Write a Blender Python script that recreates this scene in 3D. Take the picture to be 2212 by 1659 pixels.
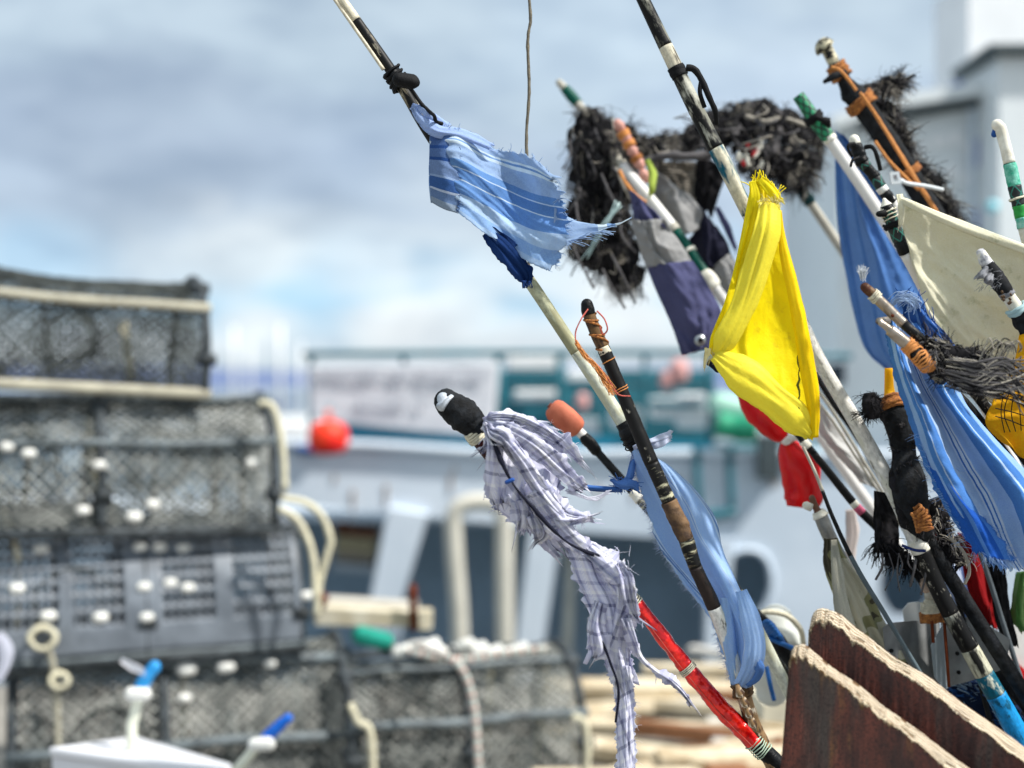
import bpy, bmesh, math, random
from mathutils import Vector, Matrix, noise
from mathutils.geometry import tessellate_polygon
random.seed(7)
for o in list(bpy.data.objects): bpy.data.objects.remove(o)
SC = bpy.context.scene
COL = SC.collection
R = math.radians

# ---------------------------------------------------------------- camera
PX = 0.72/2212           # one layout pixel (2212 wide) per metre of distance
CAMZ = 1.5
def P(x, y, d): return Vector(((x-1106)*PX*d, d, CAMZ-(y-829.5)*PX*d))
cd = bpy.data.cameras.new('camera'); cam = bpy.data.objects.new('camera', cd); COL.objects.link(cam)
cam.location = (0, 0, CAMZ); cam.rotation_euler = (R(90), 0, 0)
cd.lens = 50; cd.sensor_width = 36; cd.clip_start = 0.05; cd.clip_end = 20000
cd.dof.use_dof = True; cd.dof.focus_distance = 2.48; cd.dof.aperture_fstop = 1.45
SC.camera = cam

# ---------------------------------------------------------------- light
SUN_EL, SUN_AZ = 52, 114      # degrees; azimuth clockwise from +Y
w = bpy.data.worlds.new('World'); SC.world = w; w.use_nodes = True
nt = w.node_tree; N = nt.nodes; L = nt.links; N.clear()
out = N.new('ShaderNodeOutputWorld'); bg = N.new('ShaderNodeBackground'); L.new(bg.outputs[0], out.inputs[0])
sky = N.new('ShaderNodeTexSky'); sky.sky_type = 'NISHITA'; sky.sun_disc = False
sky.sun_elevation = R(SUN_EL); sky.sun_rotation = R(SUN_AZ)
tc = N.new('ShaderNodeTexCoord')
def vmath(op, a, b=None, v=None):
    n = N.new('ShaderNodeVectorMath'); n.operation = op; L.new(a, n.inputs[0])
    if b is not None: L.new(b, n.inputs[1])
    if v is not None: n.inputs[1].default_value = v
    return n.outputs['Value'] if op == 'DOT_PRODUCT' else n.outputs[0]
def fm(op, a, b):
    n = N.new('ShaderNodeMath'); n.operation = op
    for i, q in enumerate((a, b)):
        if isinstance(q, (int, float)): n.inputs[i].default_value = q
        else: L.new(q, n.inputs[i])
    return n.outputs[0]
def wnoise(scale, vec, det=4):
    n = N.new('ShaderNodeTexNoise'); n.inputs['Scale'].default_value = scale; n.inputs['Detail'].default_value = det
    L.new(vec, n.inputs['Vector']); return n.outputs['Fac']
D = tc.outputs['Generated']
flat = vmath('MULTIPLY', D, v=(1, 1, 2.6))
sep = N.new('ShaderNodeSeparateXYZ'); L.new(D, sep.inputs[0])
n1 = wnoise(3.2, flat, 3); n2 = wnoise(9.0, flat, 4)
e = fm('ADD', sep.outputs['Z'], fm('MULTIPLY', fm('SUBTRACT', n1, 0.5), 0.11))
e = fm('ADD', e, fm('MULTIPLY', fm('SUBTRACT', n2, 0.5), 0.075))
e = fm('MAXIMUM', e, 0.0)
rp = N.new('ShaderNodeValToRGB'); L.new(e, rp.inputs[0]); cr = rp.color_ramp
stops = [(0.0, (.55, .66, .75)), (.028, (.78, .86, .93)), (.047, (.66, .79, .91)), (.060, (.44, .66, .86)), (.074, (.66, .78, .89)),
         (.095, (.62, .72, .82)), (.118, (.43, .53, .67)), (.165, (.41, .51, .66)), (.22, (.47, .58, .69)), (.32, (.52, .63, .73)), (.6, (.66, .74, .80)), (1, (.74, .80, .84))]
while len(cr.elements) < len(stops): cr.elements.new(0.5)
for el, (p, c) in zip(cr.elements, stops): el.position = p; el.color = (*c, 1)
cur = rp.outputs[0]
n3 = wnoise(22.0, flat, 5)
def blob(px, py, size, col, amt):
    global cur
    c = (P(px, py, 1)-Vector((0, 0, CAMZ))).normalized()
    m = vmath('MULTIPLY', D, v=(1, 1, 1.6))
    sub = N.new('ShaderNodeVectorMath'); sub.operation = 'DISTANCE'; L.new(m, sub.inputs[0]); sub.inputs[1].default_value = (c.x, c.y, c.z*1.6)
    dd = fm('ADD', sub.outputs['Value'], fm('MULTIPLY', fm('SUBTRACT', n2, 0.5), size*1.3))
    mr = N.new('ShaderNodeMapRange'); mr.interpolation_type = 'SMOOTHSTEP'; L.new(dd, mr.inputs[0])
    mr.inputs[1].default_value = size; mr.inputs[2].default_value = size*0.25; mr.inputs[3].default_value = 0; mr.inputs[4].default_value = amt
    mx = N.new('ShaderNodeMix'); mx.data_type = 'RGBA'; L.new(mr.outputs[0], mx.inputs[0]); L.new(cur, mx.inputs[6]); mx.inputs[7].default_value = (*col, 1)
    cur = mx.outputs[2]
blob(600, 640, .08, (.36, .62, .86), .8); blob(60, 560, .07, (.40, .63, .86), .75)
blob(1650, 250, .16, (.60, .72, .86), .7); blob(1300, 60, .13, (.56, .69, .82), .6); blob(1570, 520, .035, (.45, .64, .85), .6)
blob(540, 545, .07, (.78, .85, .90), .8); blob(450, 440, .024, (.74, .81, .87), .9); blob(385, 432, .018, (.66, .74, .82), .8)
blob(870, 680, .05, (.84, .89, .94), .8); blob(560, 700, .045, (.82, .88, .93), .8); blob(1330, 640, .06, (.86, .9, .94), .8); blob(1000, 640, .04, (.8, .87, .93), .7)
blob(350, 300, .16, (.36, .44, .56), .7); blob(1000, 400, .08, (.62, .71, .79), .5)
mxs = N.new('ShaderNodeMix'); mxs.data_type = 'RGBA'; mxs.inputs[0].default_value = 0.88
tint = N.new('ShaderNodeMix'); tint.data_type = 'RGBA'; tint.blend_type = 'MULTIPLY'; tint.inputs[0].default_value = 1; L.new(cur, tint.inputs[6])
mot = N.new('ShaderNodeValToRGB'); L.new(fm('ADD', fm('MULTIPLY', n2, .6), fm('MULTIPLY', n3, .4)), mot.inputs[0]); mot.color_ramp.elements[0].position = .38; mot.color_ramp.elements[0].color = (.72, .74, .76, 1); mot.color_ramp.elements[1].position = .60; mot.color_ramp.elements[1].color = (1.0, .985, .95, 1)
L.new(mot.outputs[0], tint.inputs[7]); cur = tint.outputs[2]
scl = N.new('ShaderNodeVectorMath'); scl.operation = 'SCALE'; L.new(sky.outputs[0], scl.inputs[0]); scl.inputs['Scale'].default_value = 0.1
L.new(scl.outputs[0], mxs.inputs[6]); L.new(cur, mxs.inputs[7]); L.new(mxs.outputs[2], bg.inputs[0]); bg.inputs[1].default_value = 0.92
sd = bpy.data.lights.new('sun', 'SUN'); so = bpy.data.objects.new('sun', sd); COL.objects.link(so)
sd.energy = 4.2; sd.angle = R(3); sd.color = (1, .96, .9)
az = R(SUN_AZ); el_ = R(SUN_EL)
sdir = Vector((math.sin(az)*math.cos(el_), math.cos(az)*math.cos(el_), math.sin(el_)))
so.rotation_euler = (-sdir).to_track_quat('-Z', 'Y').to_euler(); so.location = (0, -5, 10)
SC.view_settings.view_transform = 'Standard'; SC.view_settings.look = 'None'; SC.view_settings.exposure = 0.50; SC.view_settings.gamma = 1
SC.cycles.use_denoising = True
try: SC.cycles.denoiser = 'OPENIMAGEDENOISE'
except Exception: pass
SC.cycles.max_bounces = 8; SC.cycles.transparent_max_bounces = 12

# ---------------------------------------------------------------- materials
def lin(c): return tuple(((v/255)/12.92 if v/255 <= .04045 else ((v/255+.055)/1.055)**2.4) for v in c)
class MT:
    def __init__(s, name):
        s.m = bpy.data.materials.new(name); s.m.use_nodes = True; s.t = s.m.node_tree; s.n = s.t.nodes; s.l = s.t.links
        s.b = s.n['Principled BSDF']; s.o = s.n['Material Output']; s.tc = s.n.new('ShaderNodeTexCoord')
    def put(s, k, v):
        i = s.b.inputs[k]
        if hasattr(v, 'is_linked') or hasattr(v, 'links'): s.l.new(v, i)
        else: i.default_value = (*v, 1) if isinstance(v, (tuple, list)) and len(v) == 3 else v
    def mapping(s, src='Object', scale=(1, 1, 1), rot=(0, 0, 0), loc=(0, 0, 0)):
        m = s.n.new('ShaderNodeMapping'); s.l.new(s.tc.outputs[src], m.inputs[0]); m.inputs['Scale'].default_value = scale
        m.inputs['Rotation'].default_value = rot; m.inputs['Location'].default_value = loc; return m.outputs[0]
    def noise(s, vec, scale, det=5, rough=.6):
        n = s.n.new('ShaderNodeTexNoise'); s.l.new(vec, n.inputs['Vector']); n.inputs['Scale'].default_value = scale
        n.inputs['Detail'].default_value = det; n.inputs['Roughness'].default_value = rough; return n.outputs['Fac']
    def ramp(s, fac, stops, interp='LINEAR'):
        n = s.n.new('ShaderNodeValToRGB'); s.l.new(fac, n.inputs[0]); c = n.color_ramp; c.interpolation = interp
        while len(c.elements) < len(stops): c.elements.new(0.5)
        for e_, (p, col) in zip(c.elements, stops): e_.position = p; e_.color = (*col, 1) if not isinstance(col, (int, float)) else (col, col, col, 1)
        return n.outputs[0]
    def mix(s, f, a, b, bt='MIX'):
        n = s.n.new('ShaderNodeMix'); n.data_type = 'RGBA'; n.blend_type = bt
        for i, q in ((0, f), (6, a), (7, b)):
            if isinstance(q, (int, float)): n.inputs[i].default_value = q
            elif isinstance(q, (tuple, list)): n.inputs[i].default_value = (*q[:3], 1)
            else: s.l.new(q, n.inputs[i])
        return n.outputs[2]
    def math(s, op, a, b=0):
        n = s.n.new('ShaderNodeMath'); n.operation = op
        for i, q in enumerate((a, b)):
            if isinstance(q, (int, float)): n.inputs[i].default_value = q
            else: s.l.new(q, n.inputs[i])
        return n.outputs[0]
    def bump(s, h, strength, dist=.002):
        n = s.n.new('ShaderNodeBump'); s.l.new(h, n.inputs['Height']); n.inputs['Strength'].default_value = strength; n.inputs['Distance'].default_value = dist
        s.l.new(n.outputs[0], s.b.inputs['Normal']); return n.outputs[0]
    def translucent(s, col, f):
        tr = s.n.new('ShaderNodeBsdfTranslucent'); ms = s.n.new('ShaderNodeMixShader'); ms.inputs[0].default_value = f
        if isinstance(col, tuple): tr.inputs[0].default_value = (*col, 1)
        else: s.l.new(col, tr.inputs[0])
        s.l.new(s.b.outputs[0], ms.inputs[1]); s.l.new(tr.outputs[0], ms.inputs[2]); s.l.new(ms.outputs[0], s.o.inputs[0])
def plain(name, rgb, rough=.6, metal=0, vary=.25, scale=30, bump=.3, rgb2=None, src='Object', bscale=None):
    t = MT(name); t.put('Specular IOR Level', .18 if sum(rgb) < 200 else .4); c = lin(rgb); c2 = lin(rgb2) if rgb2 else tuple(v*(1-vary) for v in c)
    v = t.mapping(src); n = t.noise(v, scale); f = t.ramp(n, [(.38, 0.0), (.62, 1.0)])
    t.put('Base Color', t.mix(f, c, c2)); t.put('Roughness', rough); t.put('Metallic', metal)
    if bump: t.bump(t.noise(v, bscale or scale*3), bump)
    return t.m
def peel(name, under, over, amt=.5, scale=60, stretch=.25, third=None, rough=.5, soft=.03, us=1):
    """paint worn off in flakes; UV is metres round and along the pole"""
    t = MT(name); v = t.mapping('UV', (us, stretch, 1)); n = t.noise(v, scale, 8, .65)
    g = t.noise(t.mapping('UV', (1, 1, 1), loc=(3, 7, 0)), 9, 2)
    s_ = t.math('ADD', t.math('MULTIPLY', n, .7), t.math('MULTIPLY', g, .3))
    th = .5+(amt-.5)*.36
    f = t.ramp(s_, [(max(0, th-soft), 1.0), (th+soft, 0.0)])
    grime = t.noise(t.mapping('UV', (1, .6, 1), loc=(9, 1, 0)), 140, 6)
    cu = t.mix(t.ramp(grime, [(.35, 0.0), (.7, 1.0)]), lin(under), tuple(q*.55 for q in lin(under)))
    if third:
        n3 = t.noise(t.mapping('UV', (1, stretch, 1), loc=(5, 2, 0)), scale*.5, 6)
        cu = t.mix(t.ramp(n3, [(.5, 0.0), (.54, 1.0)]), cu, lin(third))
    t.put('Base Color', t.mix(f, cu, lin(over))); t.put('Roughness', rough); t.put('Specular IOR Level', .25)
    t.bump(t.math('ADD', f, t.math('MULTIPLY', grime, .4)), .5, .0008)
    return t.m
def fabric(name, base, pat=None, axis='x', dark=.12, tr=.35, rough=.9, grain=500, sheen=0, stain=None, cross=None, crossw=.35, wr=1.0):
    """woven cloth; pat: [(pos,rgb)...] constant bands across UV axis in 0..1; cross: the same over the other axis"""
    t = MT(name); sx = t.n.new('ShaderNodeSeparateXYZ'); wob = t.mapping('UV'); s2 = t.n.new('ShaderNodeSeparateXYZ'); t.l.new(wob, s2.inputs[0])
    u = t.math('FRACT', s2.outputs['X' if axis == 'x' else 'Y']); v = t.math('FRACT', s2.outputs['Y' if axis == 'x' else 'X'])
    col = lin(base)
    if pat: col = t.ramp(u, [(p, lin(c)) for p, c in pat], 'CONSTANT')
    if cross: col = t.mix(crossw, col, t.ramp(v, [(p, lin(c)) for p, c in cross], 'CONSTANT'))
    ob = t.mapping('Object'); n = t.noise(ob, 14, 6); gr = t.noise(ob, grain, 2)
    col = t.mix(t.ramp(n, [(.35, 0.0), (.75, 1.0)]), col, t.mix(1.0, col, (1-dark,)*3, 'MULTIPLY'))
    col = t.mix(.14, col, t.ramp(gr, [(.3, (.0, .0, .0)), (.7, (1., 1., 1.))]), 'OVERLAY')
    if stain:
        ns = t.noise(t.mapping('Object', loc=(4, 4, 4)), 22, 7, .7); col = t.mix(t.ramp(ns, [(.56, 0.0), (.72, .75)]), col, lin(stain))
    t.put('Base Color', col); t.put('Roughness', rough); t.put('Specular IOR Level', .2)
    if sheen: t.put('Sheen Weight', sheen)
    t.bump(t.math('ADD', t.math('MULTIPLY', gr, .25), t.noise(t.mapping('Object', (1, 1, 1)), 60, 5)), .55*wr, .003)
    if tr: t.translucent(col, tr)
    return t.m

# ---------------------------------------------------------------- mesh builder
def origin_of(p):
    v = Vector((0, 0, 0))
    while p is not None: v = v+p.location; p = p.parent
    return v
class MB:
    def __init__(s): s.v = []; s.f = []; s.uv = []; s.mi = []; s.cur = 0
    def vert(s, p, uv=(0, 0)): s.v.append(Vector(p)); s.uv.append(uv); return len(s.v)-1
    def face(s, *i): s.f.append(i); s.mi.append(s.cur)
    def tube(s, pts, rad, seg=12, cap=True, lump=0, lscale=60, spiral=0, v0=0, roundstart=False, roundend=False, squash=1):
        n = len(pts); 
        if isinstance(rad, (int, float)): rad = [rad]*n
        rad = list(rad); pts = [Vector(p) for p in pts]
        if roundstart:
            t = (pts[0]-pts[1]).normalized(); r0 = rad[0]
            ex = [(pts[0]+t*r0*math.sin(a), r0*math.cos(a)) for a in (1.45, 1.15, .75, .35)]
            pts = [q[0] for q in ex]+pts; rad = [q[1] for q in ex]+rad
        if roundend:
            t = (pts[-1]-pts[-2]).normalized(); r0 = rad[-1]
            ex = [(pts[-1]+t*r0*math.sin(a), r0*math.cos(a)) for a in (.35, .75, 1.15, 1.45)]
            pts = pts+[q[0] for q in ex]; rad = rad+[q[1] for q in ex]
        n = len(pts); L_ = v0; rings = []; ref = None; circ = 2*math.pi*max(rad)
        for k in range(n):
            t = (pts[min(k+1, n-1)]-pts[max(k-1, 0)])
            t = t.normalized() if t.length > 1e-9 else Vector((0, 0, 1))
            if ref is None: ref = Vector((0, 1, 0)) if abs(t.y) < .9 else Vector((1, 0, 0))
            a = (ref-t*ref.dot(t)).normalized(); ref = a; b = t.cross(a)
            if k: L_ += (pts[k]-pts[k-1]).length
            ring = []
            for j in range(seg+(1 if seg > 4 else 0)):
                th = 2*math.pi*(j % seg)/seg; dr = 1
                q = a*math.cos(th)*squash+b*math.sin(th)
                if lump:
                    pp = (pts[k]+q*rad[k])*lscale; dr += lump*noise.noise(pp)+lump*.5*noise.noise(pp*2.7)
                if spiral: dr += .07*(((th/(2*math.pi)+L_/spiral) % 1)-.5)
                ring.append(s.vert(pts[k]+q*rad[k]*dr, (circ*j/seg, L_)))
            rings.append(ring)
        m = len(rings[0])
        for k in range(n-1):
            for j in range(m-1 if seg > 4 else m):
                j2 = (j+1) % m; s.face(rings[k][j], rings[k][j2], rings[k+1][j2], rings[k+1][j])
        if cap and seg > 4:
            s.face(*rings[0][:seg][::-1]); s.face(*rings[-1][:seg])
        return s
    def strand(s, pts, r, seg=3): return s.tube(pts, r, seg, cap=False)
    def box(s, c, sz, rot=None):
        c = Vector(c); q = [Vector((x*sz[0]/2, y*sz[1]/2, z*sz[2]/2)) for x in (-1, 1) for y in (-1, 1) for z in (-1, 1)]
        if rot: M_ = Matrix.Rotation(rot[0], 3, 'X'); M_ = Matrix.Rotation(rot[2], 3, 'Z')@Matrix.Rotation(rot[1], 3, 'Y')@M_; q = [M_@p for p in q]
        i = [s.vert(c+p) for p in q]
        for f in ((0, 1, 3, 2), (4, 6, 7, 5), (0, 4, 5, 1), (2, 3, 7, 6), (0, 2, 6, 4), (1, 5, 7, 3)): s.face(*[i[k] for k in f])
        return s
    def plate(s, loops, off):
        """loops: [outer, hole...] of 3D points; off: thickness vector"""
        loops = [[Vector(p) for p in lp] for lp in loops]; tris = tessellate_polygon(loops); flat_ = [p for lp in loops for p in lp]
        off = Vector(off); a = [s.vert(p, (p.x+p.y*.3, p.z)) for p in flat_]; b = [s.vert(p+off, (p.x+p.y*.3+off.x, p.z+off.length)) for p in flat_]
        for t in tris: s.face(*[a[i] for i in t]); s.face(*[b[i] for i in t][::-1])
        k = 0
        for lp in loops:
            for i in range(len(lp)):
                j = (i+1) % len(lp); s.face(a[k+i], a[k+j], b[k+j], b[k+i])
            k += len(lp)
        return s
    def grid(s, G, uv=None):
        ids = [[s.vert(p, uv(i, j) if uv else (j/(len(row)-1), i/(len(G)-1))) for j, p in enumerate(row)] for i, row in enumerate(G)]
        for i in range(len(G)-1):
            for j in range(len(G[0])-1): s.face(ids[i][j], ids[i][j+1], ids[i+1][j+1], ids[i+1][j])
        return s
    def build(s, name, mats, parent=None, smooth=True, local=False, solid=0, bevel=0, sub=0):
        if not isinstance(mats, (list, tuple)): mats = [mats]
        if local: o = Vector((0, 0, 0))
        elif parent is not None: o = origin_of(parent)
        else:
            lo = Vector([min(v[i] for v in s.v) for i in range(3)]); hi = Vector([max(v[i] for v in s.v) for i in range(3)])
            o = Vector(((lo.x+hi.x)/2, (lo.y+hi.y)/2, lo.z))
        me = bpy.data.meshes.new(name); me.from_pydata([v-o for v in s.v], [], s.f)
        ul = me.uv_layers.new(name='UVMap')
        for lp in me.loops: ul.data[lp.index].uv = s.uv[lp.vertex_index]
        for m in mats: me.materials.append(m)
        for p, i in zip(me.polygons, s.mi): p.material_index = i; p.use_smooth = smooth
        bm = bmesh.new(); bm.from_mesh(me)
        if not solid: bmesh.ops.recalc_face_normals(bm, faces=bm.faces)
        bm.to_mesh(me); bm.free()
        ob = bpy.data.objects.new(name, me); COL.objects.link(ob)
        if parent is not None: ob.parent = parent
        elif not local: ob.location = o
        if bevel: b = ob.modifiers.new('bevel', 'BEVEL'); b.width = bevel; b.segments = 2; b.limit_method = 'ANGLE'
        if solid: m_ = ob.modifiers.new('solid', 'SOLIDIFY'); m_.thickness = solid; m_.offset = 0
        if sub: m_ = ob.modifiers.new('sub', 'SUBSURF'); m_.levels = sub; m_.render_levels = sub
        return ob
def tag(o, label=None, cat=None, group=None, kind=None):
    if label: o['label'] = label
    if cat: o['category'] = cat
    if group: o['group'] = group
    if kind: o['kind'] = kind
    return o
def thing(name, label, cat, loc=(0, 0, 0), group=None, rot=None):
    o = bpy.data.objects.new(name, None); COL.objects.link(o); o.location = loc; o.empty_display_size = .05
    if rot: o.rotation_euler = rot
    return tag(o, label, cat, group)

# ---------------------------------------------------------------- curves
def cr_(p0, p1, p2, p3, t):
    return tuple(.5*((2*b)+(-a+c)*t+(2*a-5*b+4*c-d)*t*t+(-a+3*b-3*c+d)*t**3) for a, b, c, d in zip(p0, p1, p2, p3))
def spline(pts, n=8):
    pts = [tuple(p) for p in pts]; o = []
    for k in range(len(pts)-1):
        p0 = pts[k-1] if k else tuple(2*a-b for a, b in zip(pts[0], pts[1])); p3 = pts[k+2] if k+2 < len(pts) else tuple(2*a-b for a, b in zip(pts[-1], pts[-2]))
        for i in range(n): o.append(cr_(p0, pts[k], pts[k+1], p3, i/n))
    o.append(pts[-1]); return o
def S3(pts, n=8): return [P(*q[:3]) for q in spline(pts, n)]
class Path:
    """pole line in layout pixels: (x, y, distance, width)"""
    def __init__(s, pts, ground=True, n=14, thin=.82):
        pts = [tuple(p) for p in pts]
        if ground:
            a, b = pts[-2], pts[-1]; yg = 829.5+(CAMZ-.01)/(PX*b[2]); k = (yg-b[1])/(b[1]-a[1]); m = min(.75, (b[0]-a[0])/(b[1]-a[1]))
            for q in (.25, .5, .75, 1): pts.append((b[0]+m*(yg-b[1])*q, b[1]+(yg-b[1])*q, b[2], b[3]))
        s.q = spline([(a[0], a[1], a[2], a[3]*thin) for a in pts], n)
    def at(s, y):
        for k in range(len(s.q)-1):
            a, b = s.q[k], s.q[k+1]
            if a[1] <= y <= b[1] or (k == len(s.q)-2): 
                t = (y-a[1])/(b[1]-a[1]) if b[1] != a[1] else 0; return tuple(p+(q-p)*t for p, q in zip(a, b))
        return s.q[-1]
    def sub(s, y0, y1=None, step=6):
        y1 = s.q[-1][1] if y1 is None else y1; n = max(3, int((y1-y0)/step)); n = min(n, 160)
        q = [s.at(y0+(y1-y0)*k/n) for k in range(n+1)]
        return [P(*p[:3]) for p in q], [p[3]*.5*PX*p[2] for p in q]
def shaft(root, path, bands, name='shaft', seg=16, lump=0, roundstart=False):
    """bands [(y, mat)...,(yend,None)]"""
    mb = MB(); mats = []
    for k in range(len(bands)-1):
        pts, r = path.sub(bands[k][0], bands[k+1][0]); mb.cur = k; mats.append(bands[k][1])
        mb.tube(pts, r, seg, lump=lump, v0=k*1.7+bands[k][0]*.001, roundstart=roundstart and k == 0)
    return mb.build(name, mats, root)
def wrap(root, path, y0, y1, mat, name='tape_wrap', grow=1.12, lump=.1, lscale=70, spiral=.02, seg=20, flare=None, rs=False, re=False, off=(0, 0)):
    pts, r = path.sub(y0, y1, 3); n = len(r); o = []
    for k, q in enumerate(r):
        t = k/(n-1); g = grow if flare is None else flare[0]+(flare[-1]-flare[0])*t if len(flare) == 2 else flare[min(int(t*(len(flare)-1)), len(flare)-2)]+(flare[min(int(t*(len(flare)-1)), len(flare)-2)+1]-flare[min(int(t*(len(flare)-1)), len(flare)-2)])*(t*(len(flare)-1)-min(int(t*(len(flare)-1)), len(flare)-2))
        o.append(q*g)
    pts = [p+Vector((off[0], 0, off[1])) for p in pts]
    return MB().tube(pts, o, seg, lump=lump, lscale=lscale, spiral=spiral, roundstart=rs, roundend=re).build(name, mat, root)
def twine(root, path, y0, y1, turns, mat, sr=.0012, off=1.08, name='twine', loose=.12, parent_top=False, label=None):
    n = turns*14; pts = []; prev = None; ref = None
    for k in range(n+1):
        y = y0+(y1-y0)*(k/n)+math.sin(k*1.7)*(y1-y0)*.03; q = path.at(y); a = path.at(y+4)
        c = P(*q[:3]); t = (P(*a[:3])-c).normalized(); u = Vector((0, 1, 0)); u = (u-t*u.dot(t)).normalized(); v = t.cross(u)
        r = q[3]*.5*PX*q[2]*off+sr; r *= 1+loose*noise.noise(Vector((k*.21, y0, 0)))
        th = 2*math.pi*k/14; pts.append(c+u*math.cos(th)*r+v*math.sin(th)*r+t*sr*1.5*noise.noise(Vector((k*.4, 3, 1))))
    return MB().tube(pts, sr, 6).build(name, mat, root)
def rnd(a): return random.uniform(-a, a)
def wisp(mb, p, d, length, r, curl=.5, grav=.2, n=6, seg=3):
    p = Vector(p); d = Vector(d).normalized(); pts = [p.copy()]
    for k in range(n):
        d = (d+Vector((rnd(curl), rnd(curl), rnd(curl)-grav))*.5).normalized(); p = p+d*length/n; pts.append(p.copy())
    mb.tube(pts, [r*(1-.6*k/n) for k in range(n+1)], seg, cap=False)
def shag(mb, pts, rad, count, length, r, curl=.7, grav=.25, along=.3, mats=1, w=None):
    """matted fibres in clumps that share a root and a lean"""
    n = len(pts); left = count
    while left > 0:
        k = random.randrange(n-1); t = (pts[k+1]-pts[k]).normalized(); th = random.uniform(0, 2*math.pi)
        u = Vector((0, 1, 0)); u = (u-t*u.dot(t)).normalized(); v = t.cross(u); nn = u*math.cos(th)+v*math.sin(th); m = random.randint(3, 14); left -= m
        lean = nn*random.uniform(.0, .7)+t*rnd(1)*along*2.4+Vector((rnd(.7), rnd(.3), rnd(.7)-grav*.5)); root = pts[k]+t*random.random()*(pts[k+1]-pts[k]).length+nn*rad[k]*random.uniform(.6, 1.0); ln = length*random.uniform(.4, 1.25); mi = random.choices(range(mats), w)[0] if mats > 1 else 0
        for _ in range(m):
            mb.cur = mi if random.random() < .7 or mats == 1 else random.randrange(mats)
            wisp(mb, root+Vector((rnd(1), rnd(1), rnd(1)))*length*.13, lean+Vector((rnd(.25), rnd(.25), rnd(.25))), ln*random.uniform(.6, 1.2), r*random.uniform(.5, 1.6), curl, grav)
    mb.cur = 0
def bicubic(C, nv, nu):
    rows = [spline(r, max(1, nu//(len(r)-1))) for r in C]; m = len(rows[0])
    cols = [spline([rows[i][j] for i in range(len(rows))], max(1, nv//(len(rows)-1))) for j in range(m)]
    return [[cols[j][i] for j in range(m)] for i in range(len(cols[0]))]
def cloth(mb, C, nv=48, nu=48, wr=.006, ws=(9, 3), ang=0, seed=0, jag=None, fray=None, uvs=(1, 1), prof=None, fr=.0004, uvrot=0, fold=0, frl=.018, fmb=None):
    """C rows of control points (x,y,d) in layout units; wr wrinkle height; jag/fray: edges t b l r with amount"""
    G = bicubic(C, nv, nu); H = len(G); W = len(G[0]); out = []; ca, sa = math.cos(ang), math.sin(ang)
    for i, row in enumerate(G):
        o = []
        for j, (x, y, d) in enumerate(row):
            u = j/(W-1); v = i/(H-1); p = P(x, y, d); a = u*ca+v*sa; b = -u*sa+v*ca
            q = Vector((a*ws[0]+seed*3.1, b*ws[1], seed*7.7)); q = q+Vector((noise.noise(q*.7), noise.noise(q*.6+Vector((5, 1, 1))), 0))*.8
            h = 1-abs(noise.noise(q))*2.6; h2 = noise.noise(q*2.3); h3 = noise.noise(p*55)
            h4 = 1-abs(noise.noise(q*3.7+Vector((9, seed, 2))))*2.4; dd = wr*(h*.8+h2*.45+h4*.16)+wr*.14*h3+.0008*noise.noise(p*110)
            if prof: dd += prof(u, v)
            edge = min(i, j, H-1-i, W-1-j)
            p = p+Vector((0, -dd, dd*.15))
            if jag:
                for key, c_, dist in (('t', v, i), ('b', 1-v, H-1-i), ('l', u, j), ('r', 1-u, W-1-j)):
                    if key in jag and dist < 2:
                        s_ = (j if key in 'tb' else i); amt = jag[key]*(noise.noise(Vector((s_*.9, seed, 2)))+noise.noise(Vector((s_*.25, seed, 4)))*1.4)*(1 if dist == 0 else .5)
                        dv = Vector((0, 0, amt)) if key in 'tb' else Vector((amt, 0, 0)); p = p+dv
            o.append(p)
        out.append(o)
    cu, su = math.cos(uvrot), math.sin(uvrot)
    def uvf(i, j):
        u = j/(W-1)*uvs[0]; v = i/(H-1)*uvs[1]; return (u*cu-v*su, u*su+v*cu)
    mb.grid(out, uvf)
    if fray:
        for key, cnt in fray.items():
            for _ in range(cnt):
                if key in 'tb':
                    j = random.randrange(1, W-1); i = 0 if key == 't' else H-1; i2 = 2 if key == 't' else H-3; p = out[i][j]; q = out[i2][j]
                else:
                    i = random.randrange(1, H-1); j = 0 if key == 'l' else W-1; j2 = 2 if key == 'l' else W-3; p = out[i][j]; q = out[i][j2]
                wisp(fmb or mb, p+(q-p)*.3, (p-q).normalized()+Vector((rnd(.7), rnd(.4), rnd(.7))), frl*random.uniform(.4, 1.4), fr, .5, .15, 5)
    return out
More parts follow.
